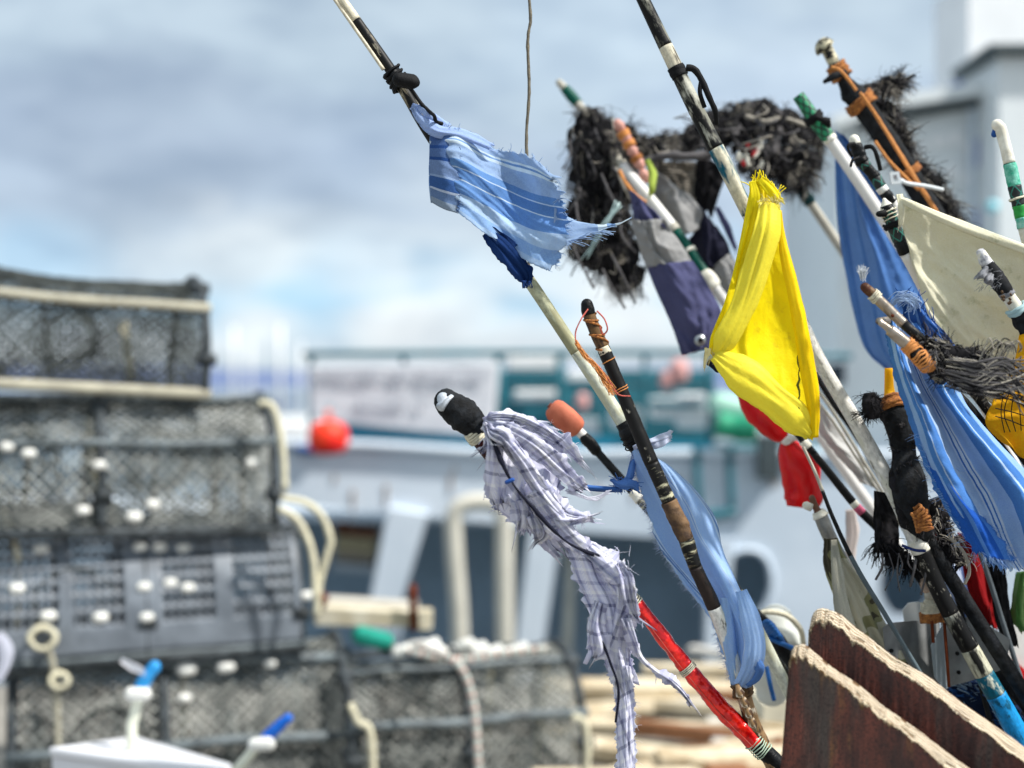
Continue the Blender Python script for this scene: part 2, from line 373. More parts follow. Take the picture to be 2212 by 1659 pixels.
def ribbon(mb, pts, roll=0, n=10, m=8, wr=.003, seed=0, jag=.003, uvw=1, uvl=8, tipjag=.01, twist=0, v0=0, u0=0):
    """pts (x,y,d,width) ; roll>0 bulges the middle towards the camera"""
    q = spline(pts, n); out = []; Ln = v0; pr = None
    for k, (x, y, d, w_) in enumerate(q):
        c = P(x, y, d); a = P(*q[max(k-1, 0)][:3]); b = P(*q[min(k+1, len(q)-1)][:3]); t = (b-a).normalized(); sd_ = Vector((-t.z, 0, t.x)); hw = w_*.5*PX*d*(1+(.25 if jag else 0)*noise.noise(Vector((k*.06, seed*1.7, 3))))
        if pr is not None: Ln += (c-pr).length
        pr = c; row = []
        for j in range(m+1):
            s = j/m*2-1; th = twist*k/len(q)
            p = c+(sd_*math.cos(th)+Vector((0, 1, 0))*math.sin(th))*(-s)*hw+Vector((0, -1, 0))*roll*(1-s*s)*hw
            p += Vector((0, -1, 0))*wr*((1-abs(noise.noise(Vector((s*2.0+seed+Ln*3, Ln*4, seed))))*3)*.9+noise.noise(Vector((s*4+seed, Ln*7, 9)))*.7)
            if abs(s) > .99 and jag: p += sd_*jag*((noise.noise(Vector((k*.05+s*4, s, seed)))*1.8+max(0, noise.noise(Vector((k*.19, s*7, seed))))*1.4+noise.noise(Vector((k*.9, s, seed)))*.25))
            if k == len(q)-1 and tipjag: p += t*tipjag*noise.noise(Vector((j*1.3, seed, 6)))*2
            row.append((p, ((s*.5+.5)*w_*PX*d*uvw+u0, Ln)))
        out.append(row)
    ids = [[mb.vert(p, (uv[0], uv[1])) for p, uv in row] for row in out]
    for i in range(len(ids)-1):
        for j in range(m): mb.face(ids[i][j], ids[i][j+1], ids[i+1][j+1], ids[i+1][j])
    return [[p for p, _ in r] for r in out]
def poly(pts, d): return [P(x, y, d) for x, y in pts]
def block(pts, d, th): return MB().plate([poly(pts, d)], (0, th, 0))
def pathbody(pts, n=10):
    q = spline(pts, n); return [P(*p[:3]) for p in q], [p[3]*.5*PX*p[2] for p in q]
# ================================================================ setting
M = {}
M['quay'] = plain('quay_concrete', (150, 146, 138), .9, 0, .35, 3, .5)
M['water'] = plain('sea_water', (52, 74, 84), .12, 0, .3, .6, .6, bscale=2.5)
M['hill'] = plain('far_hill', (96, 112, 150), .95, 0, .15, .01, 0)
def sheet(x0, x1, y0, y1, z, name, mat, kind='structure'):
    mb = MB(); mb.face(*[mb.vert(p) for p in ((x0, y0, z), (x1, y0, z), (x1, y1, z), (x0, y1, z))]); o = mb.build(name, mat, smooth=False); tag(o, kind=kind); return o
qm = MB().box((4, -4.4, -1), (60, 23, 2)); o = qm.build('quay', M['quay'], smooth=False, bevel=.02); tag(o, kind='structure')
sheet(-9000, 9000, 7.0, 15000, -1.7, 'water', M['water'])
sheet(-9000, 9000, -300, 7.0, -1.75, 'water', M['water'])
hm = MB(); prof = []
for k in range(121):
    x = -2600+k*45; h = 24+16*noise.noise(Vector((k*.06, 1, 0)))+5*noise.noise(Vector((k*.3, 2, 0)))
    prof.append((x, 1500, max(4, h*(1 if x < 900 else 1.0))-1.7))
pts = [(prof[0][0], 1500, -2)]+prof+[(prof[-1][0], 1500, -2)]
rows = [[Vector((x*(1+f*.15), 1500+f*900, -2+(z+2)*g)) for x, y, z in prof] for f, g in ((-.2, 0), (0, .55), (.35, .95), (.6, 1), (1, .6))]
hm.grid(rows); o = hm.build('hills', M['hill'], smooth=True); tag(o, kind='structure')

# ================================================================ fishing boat
B = thing('fishing_boat', 'pale blue-grey steel fishing boat moored behind the pots and flags', 'boat', (0, 10, -1.7))
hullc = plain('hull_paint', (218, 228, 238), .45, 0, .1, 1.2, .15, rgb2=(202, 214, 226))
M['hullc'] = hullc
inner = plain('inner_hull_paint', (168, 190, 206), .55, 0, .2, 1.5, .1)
teal = plain('teal_rail_paint', (44, 112, 126), .4, 0, .3, 6, .1)
tealp = plain('teal_panel_paint', (16, 122, 150), .4, 0, .25, 3, .1)
cream = plain('cream_pipe_paint', (214, 210, 196), .5, 0, .12, 5, .1)
grey = plain('wheelhouse_paint', (230, 236, 238), .5, 0, .08, 1, .1)
darkp = plain('dark_gap', (74, 86, 90), .6, 0, .3, 3, .1)
navy = plain('dark_window', (34, 44, 56), .2, 0, .2, 3, 0)
whitep = plain('white_paint', (246, 247, 248), .5, 0, .08, 3, .1)
bluep = plain('blue_paint', (0, 74, 150), .5, 0, .1, 3, 0)
dB = 10.0
def ell(cx, cy, rx, ry, n=28): return [(cx+rx*math.cos(2*math.pi*k/n), cy+ry*math.sin(2*math.pi*k/n)) for k in range(n)]
band = [(560, 962), (800, 968), (1100, 985), (1500, 985), (1900, 990), (2600, 1000), (2600, 1580), (1950, 1580), (1700, 1578), (1560, 1560), (1545, 1500), (1558, 1180), (1440, 1162), (1240, 1148), (960, 1120), (720, 1096), (560, 1082)]
hole = [(1574, 1320), (1570, 1230), (1580, 1200), (1610, 1188), (1645, 1196), (1665, 1228), (1668, 1270), (1655, 1310), (1630, 1340), (1600, 1345)]
hole2 = ell(1960, 1260, 60, 75, 14)
MB().plate([poly(band, dB), poly(hole, dB), poly(hole2, dB)], (0, .12, 0)).build('bulwark', hullc, B, smooth=False)
rim = spline(hole+[hole[0]], 4); MB().tube([P(x, y, dB-.02) for x, y in rim], .022, 8, cap=False).build('port_rim', hullc, B)
MB().tube([P(x, y, dB-.03) for x, y in spline([(540, 958), (800, 962), (1100, 979), (1500, 979), (2000, 984), (2650, 992)], 4)], .035, 8).build('gunwale_pipe', hullc, B)
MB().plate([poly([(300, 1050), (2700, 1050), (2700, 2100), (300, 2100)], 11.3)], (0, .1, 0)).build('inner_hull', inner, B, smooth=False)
MB().plate([[Vector(p) for p in ((-5, 10.1, 1.5-(1100-829)*PX*10), (5.4, 10.1, 1.5-(1178-829)*PX*10), (5.4, 11.3, 1.5-(1178-829)*PX*10), (-5, 11.3, 1.5-(1100-829)*PX*10))]], (0, 0, .05)).build('shelter_deck', hullc, B, smooth=False)
MB().plate([poly([(300, 1560), (2700, 1600), (2700, 2180), (500, 2180)], 10.02)], (0, .12, 0)).build('hull_side', hullc, B, smooth=False)
for q in ([(838, 1095), (925, 1110), (866, 1300), (852, 1600), (790, 1600), (798, 1300)], [(1145, 1130), (1212, 1140), (1172, 1410), (1160, 1620), (1100, 1620), (1112, 1410)], [(1530, 1165), (1585, 1165), (1560, 1600), (1520, 1600)]):
    MB().plate([poly(q, dB-.06)], (0, .16, 0)).build('strut', hullc, B, smooth=False, bevel=.01)
r_ = 20*PX*9.6
MB().tube(S3([(975, 1700, 9.6), (993, 1400, 9.6), (982, 1200, 9.6), (980, 1120, 9.6), (998, 1092, 9.6), (1040, 1084, 9.6), (1075, 1092, 9.6), (1088, 1120, 9.6), (1090, 1250, 9.6), (1092, 1700, 9.6)], 6), r_*.95, 12).build('boarding_arch', cream, B)
MB().tube(S3([(1228, 1150, 10.4), (1230, 1300, 10.4), (1210, 1650, 10.4)], 4), .04, 10).build('stay_pipe', cream, B)
# rails
def bar(pts, r, mat, name, par=B): return MB().tube(S3(pts, 3), r, 8).build(name, mat, par)
bar([(655, 765, 10.2), (1100, 762, 10.2), (1540, 762, 10.2), (1840, 770, 10.2)], .022, teal, 'top_rail')
for y in (828, 872): bar([(1070, y, 10.3), (1300, y+1, 10.3), (1540, y+2, 10.3)], .022, teal, 'mid_rail')
bar([(1100, 950, 10.25), (1400, 962, 10.2), (1540, 968, 10.2), (1800, 970, 10.2)], .035, teal, 'low_rail')
for x in (672, 872, 1078, 1210, 1300, 1393, 1535): bar([(x, 765, 10.22), (x, 975, 10.22)], .03 if x in (1078, 1535, 1210) else .02, teal, 'rail_post')
for x in (1506, 1577): bar([(x, 968, 9.95), (x, 1030, 9.9), (x+4, 1100, 9.9)], .028, teal, 'davit_leg')
bar([(1480, 1108, 9.85), (1540, 1112, 9.85), (1590, 1106, 9.85)], .035, teal, 'davit_foot')
MB().plate([poly([(1080, 800), (1535, 800), (1535, 975), (1080, 960)], 10.75)], (0, .08, 0)).build('rail_screen', teal, B, smooth=False)
MB().plate([poly([(740, 915), (900, 926), (1100, 930), (1540, 958), (1540, 1000), (560, 992), (640, 958)], 10.12)], (0, .06, 0)).build('teal_panel', tealp, B, smooth=False)
MB().tube(S3([(640, 968, 9.95), (670, 972, 9.95), (690, 974, 9.95)], 4), .03, 8).build('fender_strip', bluep, B)
# wheelhouse
wh = MB().plate([poly([(1812, 262), (1950, 206), (2160, 180), (2160, 150), (2700, 150), (2700, 1000), (1812, 1000)], 10.6)], (0, 2.2, 0)).build('wheelhouse', grey, B, smooth=False)
MB().plate([poly([(1800, 250), (1945, 202), (2168, 172), (2168, 196), (1945, 228), (1800, 276)], 10.4)], (0, .3, 0)).build('roof_edge', grey, B, smooth=False)
MB().plate([poly([(1860, 262), (1975, 236), (2150, 205), (2150, 222), (1975, 254), (1860, 280)], 10.52)], (0, .06, 0)).build('roof_gap', darkp, B, smooth=False)
MB().plate([poly([(2158, 120), (2600, 120), (2600, 1000), (2158, 1000)], 10.1)], (0, .8, 0)).build('funnel_casing', grey, B, smooth=False)
MB().plate([poly([(2136, 92), (2600, 88), (2600, 114), (2145, 116)], 10.0)], (0, .9, 0)).build('funnel_cap', darkp, B, smooth=False, bevel=.02)
MB().plate([poly([(2093, -60), (2600, -60), (2600, 148), (2160, 148), (2093, 158)], 11.2)], (0, .9, 0)).build('upper_cabin', whitep, B, smooth=False)
MB().plate([poly([(2095, 156), (2160, 152), (2160, 162), (2098, 170)], 11.15)], (0, .9, 0)).build('blue_trim', bluep, B, smooth=False)
for q in ([(1772, 790), (1826, 784), (1826, 830), (1775, 836)],): MB().plate([poly(q, 10.4)], (0, .1, 0)).build('window', navy, B, smooth=False)
MB().plate([poly([(1640, 940), (1686, 940), (1686, 1036), (1640, 1034)], 9.85)], (0, .14, 0)).build('locker', darkp, B, smooth=False, bevel=.01)
# pale painted lettering worn to smudges, a cyan lamp
for k, (x, y, w_, h) in enumerate([(1978, 312, 26, 16), (2012, 296, 34, 22), (2052, 285, 24, 30), (2085, 305, 22, 20), (1990, 372, 40, 26), (2040, 362, 30, 24), (2078, 378, 24, 18), (1900, 430, 30, 14), (1870, 560, 34, 18)]):
    MB().plate([poly([(x, y), (x+w_, y-4), (x+w_-2, y+h-4), (x+2, y+h)], 10.57)], (0, .03, 0)).build('painted_letter', whitep, B, smooth=False)
MB().tube([P(2144, 446, 10.05), P(2144, 446, 10.0)], .045, 16, roundend=True).build('lamp', plain('cyan_lamp', (150, 222, 236), .3, 0, .05, 5, 0), B)
for x, y in ((2120, 480), (2120, 330)): MB().box(P(x, y, 10.55), (.09, .06, .2)).build('door_hinge', plain('lilac_paint', (150, 160, 200), .5, 0, .1, 5, 0), B, smooth=False)
rsx = random.Random(11); stn = plain('rust_streak', (176, 150, 128), .8, 0, .3, 20, .1)
for k in range(16):
    x = rsx.uniform(700, 2180); y = rsx.uniform(990, 1060); h = rsx.uniform(14, 60); MB().plate([poly([(x-3, y), (x+3, y), (x+1, y+h), (x-1, y+h)], dB-.012)], (0, .008, 0)).build('rust_streak', stn, B, smooth=False)
for k in range(12): MB().tube([P(1640+k*52, 1010, dB-.03), P(1640+k*52, 1010, dB)], .018, 8).build('rivet', hullc, B)
MB().tube(S3([(1830, 600, 10.5), (2000, 610, 10.5), (2155, 604, 10.5)], 4), .02, 8).build('grab_rail', hullc, B); MB().tube(S3([(2100, 235, 10.5), (2100, 600, 10.5)], 4), .02, 8).build('conduit', hullc, B)
# things on the boat deck
def onboard(name, label, cat, mb, mat, group=None, **k): o = mb.build(name, mat, **k); return tag(o, label, cat, group)
pinkm = plain('faded_pink', (214, 160, 156), .6, 0, .1, 5, .1)
BX = 'pale fish boxes on the boat deck'
for k, (x0, y0, x1, y1, lab) in enumerate([(1095, 768, 1208, 800, 'long pale grey fish box behind the top teal rail'), (1110, 842, 1205, 868, 'low pale fish box under the middle rail left of the pink float'), (1225, 800, 1290, 826, 'small pale box between two teal rail posts'),
                         (1320, 880, 1386, 925, 'grey-white fish box low behind the rail'), (1405, 858, 1460, 905, 'off-white fish box beside the upright white box'), (1462, 850, 1520, 925, 'tall white fish box left of the green drum'), (1590, 930, 1640, 962, 'short white fish box under the green drum'), (1230, 905, 1300, 940, 'dull white fish box at the foot of the rail')]):
    c = P((x0+x1)/2, (y0+y1)/2, 10.5); o = onboard('fish_box', lab, 'fish box', MB().box(c, ((x1-x0)*PX*10.5, .3, (y1-y0)*PX*10.5)), whitep, BX, smooth=False, bevel=.02)
for x, y, r, lab in ((1467, 802, 22, 'large faded pink float behind the teal rail'), (1440, 822, 15, 'smaller faded pink float hanging under the large one'), (1258, 868, 14, 'small pink float low on the boat rail')):
    c = P(x, y, 10.0); onboard('float_ball', lab, 'float', MB().tube([c+Vector((0, 0, -.02)), c+Vector((0, 0, .02))], r*PX*10.0, 16, roundstart=True, roundend=True), pinkm, 'pink floats on the boat rail')
# buoy
bu = thing('hanging_buoy', 'round orange-red buoy hung at the left end of the boat rail', 'buoy', P(712, 985, 9.6))
red = plain('orange_buoy', (255, 66, 20), .45, 0, .12, 5, .1, rgb2=(235, 30, 30))
c = P(709, 944, 9.6); r = 44*PX*9.6
MB().tube([c+Vector((0, 0, z*r)) for z in (-.86, -.82, -.6, -.25, .15, .5, .72, .8)], [r*.3, r*.62, r*.9, r, r, r*.88, r*.62, r*.3], 24).build('ball', red, bu)
MB().tube([c+Vector((0, 0, z*r)) for z in (.9, 1.15)], r*.2, 10, roundend=True).build('eye', plain('pink_eye', (240, 130, 110), .5), bu)
MB().tube([c+Vector((0, .02, r*.9)), c+Vector((0, .12, r*1.6))], .008, 6).build('lanyard', teal, bu)
# drum
dr = thing('green_drum', 'green plastic drum lying behind the rail with a pale top half', 'drum', P(1600, 950, 10))
gm = plain('green_plastic', (40, 160, 120), .5, 0, .2, 4, .1); gm2 = plain('pale_green_plastic', (176, 222, 204), .5, 0, .1, 4, .1)
a, b = P(1548, 916, 9.9), P(1634, 930, 9.9)
MB().tube([a+(b-a)*t for t in (0, .08, .1, .5, .52, .9, .92, 1)], [.08, .10, .09, .09, .10, .09, .10, .08], 20).build('body', gm, dr)
MB().tube([P(1556, 874, 10.15), P(1606, 884, 10.15)], .085, 18, roundstart=True, roundend=True).build('lid', gm2, dr)
# banner
bn = thing('banner', 'white cloth banner with faint grey lettering tied along the boat rail', 'banner', P(870, 940, 10))
ink = plain('faded_ink', (178, 182, 192), .8, 0, .15, 5, 0)
mb = MB(); cloth(mb, [[(668, 790, 10.06), (800, 788, 10.06), (940, 786, 10.06), (1079, 784, 10.06)], [(668, 840, 10.06), (800, 845, 10.06), (940, 843, 10.06), (1075, 835, 10.06)], [(670, 900, 10.06), (780, 918, 10.06), (920, 933, 10.06), (1064, 945, 10.06)]], 24, 36, wr=.006, ws=(8, 4))
bsheet = mb.build('sheet', fabric('banner_cloth', (228, 230, 236), None, dark=.06, tr=.15), bn, solid=.002)
rs = random.Random(4)
def letters(x0, x1, y0, y1, dy):
    x = x0
    while x < x1:
        w_ = rs.choice((10, 12, 13, 15)); yy = y0+dy*(x-x0)/(x1-x0)
        if rs.random() < .14: x += w_; continue
        mb = MB(); th = 3.2; kind = rs.randrange(5); h = y1-y0
        def q(a, b, c, d): mb.plate([poly([(a, b), (c, b), (c, d), (a, d)], 10.035)], (0, .004, 0))
        q(x, yy, x+th, yy+h)
        if kind in (0, 1, 3): q(x+th, yy, x+w_-3, yy+th)
        if kind in (1, 2): q(x+th, yy+h-th, x+w_-3, yy+h)
        if kind in (0, 3, 4): q(x+th, yy+h*.45, x+w_-3, yy+h*.45+th)
        if kind in (2, 3, 4): q(x+w_-3-th, yy+th if kind != 4 else yy, x+w_-3, yy+h-(th if kind == 2 else 0))
        mb.build('letter', ink, bsheet, smooth=False); x += w_
letters(694, 1040, 797, 826, 6); letters(770, 915, 864, 886, 6)
# yachts far off
ym = plain('yacht_white', (232, 232, 232), .4, 0, .05, 1, 0)
for k, (x, h, d, lab) in enumerate([(492, 705, 70, 'small white yacht far off, leftmost mast above the pots'), (530, 740, 85, 'distant white yacht with a short mast, second from the left'), (590, 700, 62, 'distant white yacht with the tallest mast'), (638, 742, 75, 'distant white yacht nearest the banner')]):
    y_ = thing('moored_yacht', lab, 'yacht', Vector(((x-1106)*PX*d, d, -1.7)), 'yachts moored across the harbour'); c = y_.location
    q = spline([(-3.2, 0, .4), (-2.5, 0, .8), (0, 0, 1.1), (2.6, 0, .75), (3.9, 0, .05)], 4)
    mb = MB(); mb.grid([[c+Vector((p[0], -p[2], 1.0)) for p in q], [c+Vector((p[0]*.95, -p[2]*.6, 0)) for p in q], [c+Vector((p[0]*.95, p[2]*.6, 0)) for p in q], [c+Vector((p[0], p[2], 1.0)) for p in q], [c+Vector((p[0], -p[2], 1.0)) for p in q]]); mb.build('hull', ym, y_)
    MB().box(c+Vector((.2, 0, 1.25)), (2.6, 1.2, .5)).build('cabin', ym, y_, smooth=False, bevel=.1)
    MB().tube([c+Vector((.3, 0, 1)), Vector((c.x+.3, d, CAMZ-(h-829.5)*PX*d))], .09, 8).build('mast', ym, y_)
    MB().tube([c+Vector((.3, 0, 2.2)), c+Vector((-2.6, 0, 2.3))], .12, 8, roundend=True).build('boom', plain('sail_cover', (60, 80, 130), .8), y_)

# ================================================================ lobster pots
rub = plain('black_rubber', (44, 48, 50), .55, 0, .4, 20, .3, rgb2=(74, 80, 84))
netg = plain('dusty_netting', (192, 194, 188), .75, 0, .45, 9, .1, rgb2=(112, 118, 116))
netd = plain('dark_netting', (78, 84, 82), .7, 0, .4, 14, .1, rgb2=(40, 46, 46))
rope_c = plain('cream_rope', (222, 216, 188), .8, 0, .25, 60, .3)
rope_w = plain('white_knot', (232, 232, 226), .6, 0, .1, 30, .2)
pipeg = plain('grey_pipe', (108, 118, 122), .5, 0, .3, 12, .2, rgb2=(72, 80, 84))
creamp = plain('weathered_cream_pipe', (176, 172, 154), .7, 0, .25, 10, .3)
plas = plain('grey_plastic_shell', (122, 130, 139), .4, 0, .2, 6, .15, rgb2=(92, 99, 107))
def dprof(v, W, H, hk=.20):
    """D shaped cross-section, v 0..1 from the front foot over the top to the back foot"""
    hs = H*hk; arc = math.pi*W/2*.92; tot = 2*hs+arc; s = v*tot
    if s < hs: return (-W/2, s)
    if s > tot-hs: return (W/2, tot-s)
    a = math.pi*(s-hs)/arc; return (-W/2*math.cos(a), hs+(H-hs)*math.sin(a))
def netting(mb, f, nu, nv, r, jit=.003, skip=0):
    pt = {}
    def g(i, j):
        if (i, j) not in pt: pt[(i, j)] = f(i/nu, j/nv)+Vector((rnd(jit), rnd(jit), rnd(jit)))
        return pt[(i, j)]
    for i in range(nu):
        for j in range(nv):
            if (i+j) % 2 == 0: mb.strand([g(i, j), g(i+1, j+1)], r)
            else: mb.strand([g(i+1, j), g(i, j+1)], r)
LB = 'netted pots in the stack'
def pot(label, loc, Ln, W, H, rot, kind='net', hoops=(0, .5, 1), net=netg, rail=pipeg, rails=((.22, .016), (.37, .014)), base=None, knots=(), foot=True, cell=.023, nr=.0032, clutter=True, seed=1):
    rs = random.Random(seed); t = thing('lobster_pot', label, 'lobster pot', loc, LB, rot)
    for h in hoops:
        pts = [Vector((h*Ln, *dprof(k/24, W, H))) for k in range(25)]
        hp = MB().tube(pts, .017, 8).build('hoop', rub, t, local=True)
        for v in (.12, .37, .63):
            y, z = dprof(v, W, H); MB().tube([Vector((h*Ln-.03, y*1.02, z)), Vector((h*Ln+.03, y*1.02, z))], .024, 8, lump=.25, lscale=60, spiral=.01).build('lashing', rub, hp, local=True)
    for y, z in ((-W/2, 0), (W/2, 0)): MB().tube([Vector((-.02, y, z)), Vector((Ln+.02, y, z))], .02, 8, lump=.1).build('base_rail', base or rub, t, local=True)
    for h in (0, 1): MB().tube([Vector((h*Ln, -W/2, 0)), Vector((h*Ln, W/2, 0))], .018, 8).build('base_bar', rub, t, local=True)
    for v, rr_ in (*rails, (.63, .014)):
        mt = rail if v < .6 else rub
        y, z = dprof(v, W, H); y *= 1.02; z *= 1.01; bow = rs.uniform(-.012, .016)
        MB().tube([Vector((x*Ln/8-.02+(.04 if x == 8 else 0), y, z-.005*math.sin(x*1.3+seed)-bow*math.sin(math.pi*x/8))) for x in range(9)], rr_, 8).build('side_rail', mt, t, local=True)
    bz = [rs.uniform(.01, .035) for _ in range(8)]
    def sag(u, yz):
        k = max([i for i, h in enumerate(hoops) if h <= u+1e-6]); a_ = hoops[min(k, len(hoops)-2)]; b_ = hoops[min(k, len(hoops)-2)+1]; f = math.sin(math.pi*(u-a_)/(b_-a_))
        return Vector((u*Ln, yz[0]*(1-.08*f)+.012*noise.noise(Vector((u*5, yz[1]*6, seed))), yz[1]*(1-f*bz[k]/H*2)+.012*noise.noise(Vector((u*5, yz[0]*6, seed+4)))))
    if kind == 'net':
        mb = MB(); netting(mb, lambda u, v: sag(u, dprof(v, W*.97, H*.98)), int(Ln/cell), int(1.35*(W+H)/cell), nr); no_ = mb.build('netting', net, t, local=True)
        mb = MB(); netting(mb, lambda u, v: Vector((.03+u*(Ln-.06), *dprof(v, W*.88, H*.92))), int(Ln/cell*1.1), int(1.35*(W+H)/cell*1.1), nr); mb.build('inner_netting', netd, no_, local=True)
    else:
        mb = MB(); nu, nv = 105, 72; ids = {}
        def g(i, j):
            if (i, j) not in ids: ids[(i, j)] = mb.vert(Vector((i/nu*Ln, *dprof(.03+.94*j/nv, W*1.05, H*1.02))))
            return ids[(i, j)]
        for i in range(nu):
            for j in range(nv):
                pu = i % 26; inpan = 3 <= pu <= 23 and i < 103 and i not in range(46, 58) and 5 < j < 67 and not (33 <= j <= 38 and 26 <= i < 78)
                if inpan and i % 3 and j % 3: continue
                mb.face(g(i, j), g(i+1, j), g(i+1, j+1), g(i, j+1))
        mb.build('perforated_shell', plas, t, local=True, solid=.005)
    for h in (0, 1):
        mb = MB()
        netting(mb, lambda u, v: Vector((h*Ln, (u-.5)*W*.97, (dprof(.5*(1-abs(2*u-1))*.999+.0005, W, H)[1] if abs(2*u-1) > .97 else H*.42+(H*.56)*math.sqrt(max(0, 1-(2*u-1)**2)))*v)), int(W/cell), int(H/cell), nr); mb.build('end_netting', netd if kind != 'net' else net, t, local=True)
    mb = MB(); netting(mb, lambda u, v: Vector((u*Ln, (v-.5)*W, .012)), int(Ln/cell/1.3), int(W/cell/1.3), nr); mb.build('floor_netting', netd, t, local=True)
    if clutter:
        mb = MB(); pts = []
        c = Vector((Ln*.5, 0, H*.5))      # funnel entrances of knotted netting
        for s_, c0 in ((-1, .28), (1, .72)):
            mb = MB(); netting(mb, lambda u, v: Vector((Ln*c0+math.cos(u*2*math.pi)*(.14-.07*v), s_*(W/2-.3*v*W), H*.45+math.sin(u*2*math.pi)*(.13-.06*v))), 16, 8, nr)
            mb.build('net_funnel', netd, t, local=True)
        for q in range(5):
            x = Ln*(.12+.18*q+rs.uniform(-.05, .05)); y = rs.uniform(-.12, .12)
            mb = MB(); mb.tube([Vector((x, y, .03)), Vector((x+rs.uniform(-.05, .05), y, H*rs.uniform(.5, .9)))], rs.uniform(.008, .02), 8, lump=.2); mb.build('bait_line', rs.choice((rub, rope_c, netg)), t, local=True)
        MB().box((Ln*.4, .02, .05), (.42, .2, .06)).build('weight_bar', rub, t, local=True, bevel=.01)
    return t
def knots(root, lst, W_, H_):
    inv = Matrix.Translation(root.location)@root.rotation_euler.to_matrix().to_4x4(); inv = inv.inverted()
    for x, y, *q in lst:
        dd = 4.3; r = (q[0] if q else 9)*PX*5*1.35
        ok_ = False
        while dd < 5.9:
            c = inv@P(x, y, dd)
            if c.z < H_*1.03 and abs(c.y) < W_*.5*math.sqrt(max(0, 1-max(0, (c.z-.2*H_)/(.83*H_))**2))*1.04: ok_ = True; break
            dd += .01
        if not ok_:
            dd = 5.0; c = inv@P(x, y, dd); c.y = -W_*.33; c.z = H_*.88
        MB().tube([c-Vector((r*.4, 0, 0)), c+Vector((r*.4, 0, 0))], r*.85, 10, roundstart=True, roundend=True, lump=.15).build('rope_knot', rope_w, root, local=True)
zz = lambda y, d: CAMZ-(y-829.5)*PX*d
xx = lambda x, d: (x-1106)*PX*d
def potR(label, xe, yb, Ln, W, H, yaw, roll, de=5.36, z=None, **k):
    ez = zz(yb, de) if z is None else z; c, s = math.cos(R(yaw)), math.sin(R(yaw))
    return pot(label, (xx(xe, de)-Ln*c*math.cos(R(roll)), de-Ln*s, ez+Ln*math.sin(R(roll))), Ln, W, H, (0, R(roll), R(yaw)), **k)
p4 = potR('long netted pot at the bottom left of the stack with grey pipe rails', 722, 0, 1.14, .58, .51, 18, 0, 5.35, z=.05, hoops=(0, .44, 1), net=netg, seed=4, rails=((.16, .019), (.36, .019)))
p4b = potR('bottom right netted pot reached by a pale striped rope', 1205, 0, .86, .58, .45, 18, 0, 5.5, z=.05, hoops=(0, .5, 1), net=netg, seed=9, rails=((.2, .018), (.37, .012)))
p3 = potR('pot with a grey perforated plastic shell, second from the bottom', 618, 1372, 1.08, .52, .45, 21, -.4, kind='shell', hoops=(0, .5, 1), seed=5, rails=((.02, .012),))
p2 = potR('dusty grey netted pot, second from the top of the stack', 556, 1128, 1.2, .54, .48, 23, 1.0, hoops=(0, .5, 1), net=netg, seed=6, rails=((.25, .015), (.42, .015)))
p1 = potR('topmost pot of the stack with a weathered cream side rail', 402, 850, 1.46, .54, .43, 27, 3.0, hoops=(0, .45, 1), net=netd, rail=creamp, seed=7, rails=((.27, .018),), base=creamp)
knots(p3, [(84, 1129), (194, 1134), (293, 1138), (333, 1146), (376, 1146), (470, 1149), (571, 1153), (302, 1183), (345, 1184), (396, 1186), (311, 1268), (368, 1260), (406, 1270), (22, 1155, 10), (36, 1272, 10), (104, 1331, 10), (217, 1334, 10), (317, 1334), (663, 1287)], .54, .44)
knots(p2, [(290, 1117, 10), (330, 1090), (180, 1103), (15, 965), (62, 980), (215, 1005), (545, 1000)], .54, .48)
knots(p4, [(403, 1366, 13), (408, 1385, 12), (491, 1364, 12), (502, 1378, 9), (576, 1368, 10), (592, 1352, 8), (399, 1508), (382, 1417, 7)], .58, .51)
# cream pipe along the left hoop of the shell pot, rope coils at its foot
for q, lab in (([(8, 1105, 4.86), (30, 1160, 4.84), (42, 1260, 4.84), (34, 1400, 4.84)], 'weathered pale hose strapped to the left end of the shell pot'), ([(100, 1370, 4.8), (120, 1480, 4.8), (128, 1700, 4.8)], 'pale hose hanging down the left end of the bottom pot')):
    tag(MB().tube(S3(q, 6), .011, 10, lump=.25).build('hose', creamp), lab, 'hose')
for cx, cy, r, lab in ((92, 1378, 26, 'coil of cream rope hung at the left corner of the bottom pot'), (128, 1470, 18, 'small knot of cream rope on the bottom pot')):
    pts = [P(cx+r*(1+.15*math.sin(k*.9))*math.cos(k*.42), cy+r*.9*(1+.1*math.sin(k*.7))*math.sin(k*.42), 4.76+.03*math.sin(k*.23)) for k in range(60)]
    tag(MB().tube(pts, .0075, 8, lump=.3).build('rope_coil', rope_c), lab, 'rope')
RL = 'loops of cream rope'
for q, lab in (([(603, 1098, 4.95), (640, 1120, 4.95), (661, 1155, 4.95), (677, 1209, 4.95), (682, 1290, 4.95)], 'inner loop of thick cream rope beside the shell pot'), ([(608, 1076, 4.98), (660, 1086, 4.98), (696, 1116, 4.98), (714, 1165, 4.98), (707, 1198, 4.98), (690, 1262, 4.98), (684, 1330, 4.98)], 'outer loop of thick cream rope beside the shell pot'),
               ([(560, 870, 5.05), (590, 880, 5.05), (610, 960, 5.05), (616, 1060, 5.05)], 'thin cream rope loop on the end of the grey netted pot'), ([(756, 1520, 4.95), (775, 1560, 4.95), (800, 1580, 4.95), (808, 1700, 4.95)], 'bent cream rope hanging on the joint of the two bottom pots'), ([(1236, 1548, 4.95), (1262, 1560, 4.95), (1270, 1620, 4.95), (1262, 1700, 4.95)], 'pale yellow rope at the right end of the bottom pot')):
    tag(MB().tube(S3(q, 6), .012, 10, lump=.15).build('rope_loop', rope_c), lab, 'rope', RL)
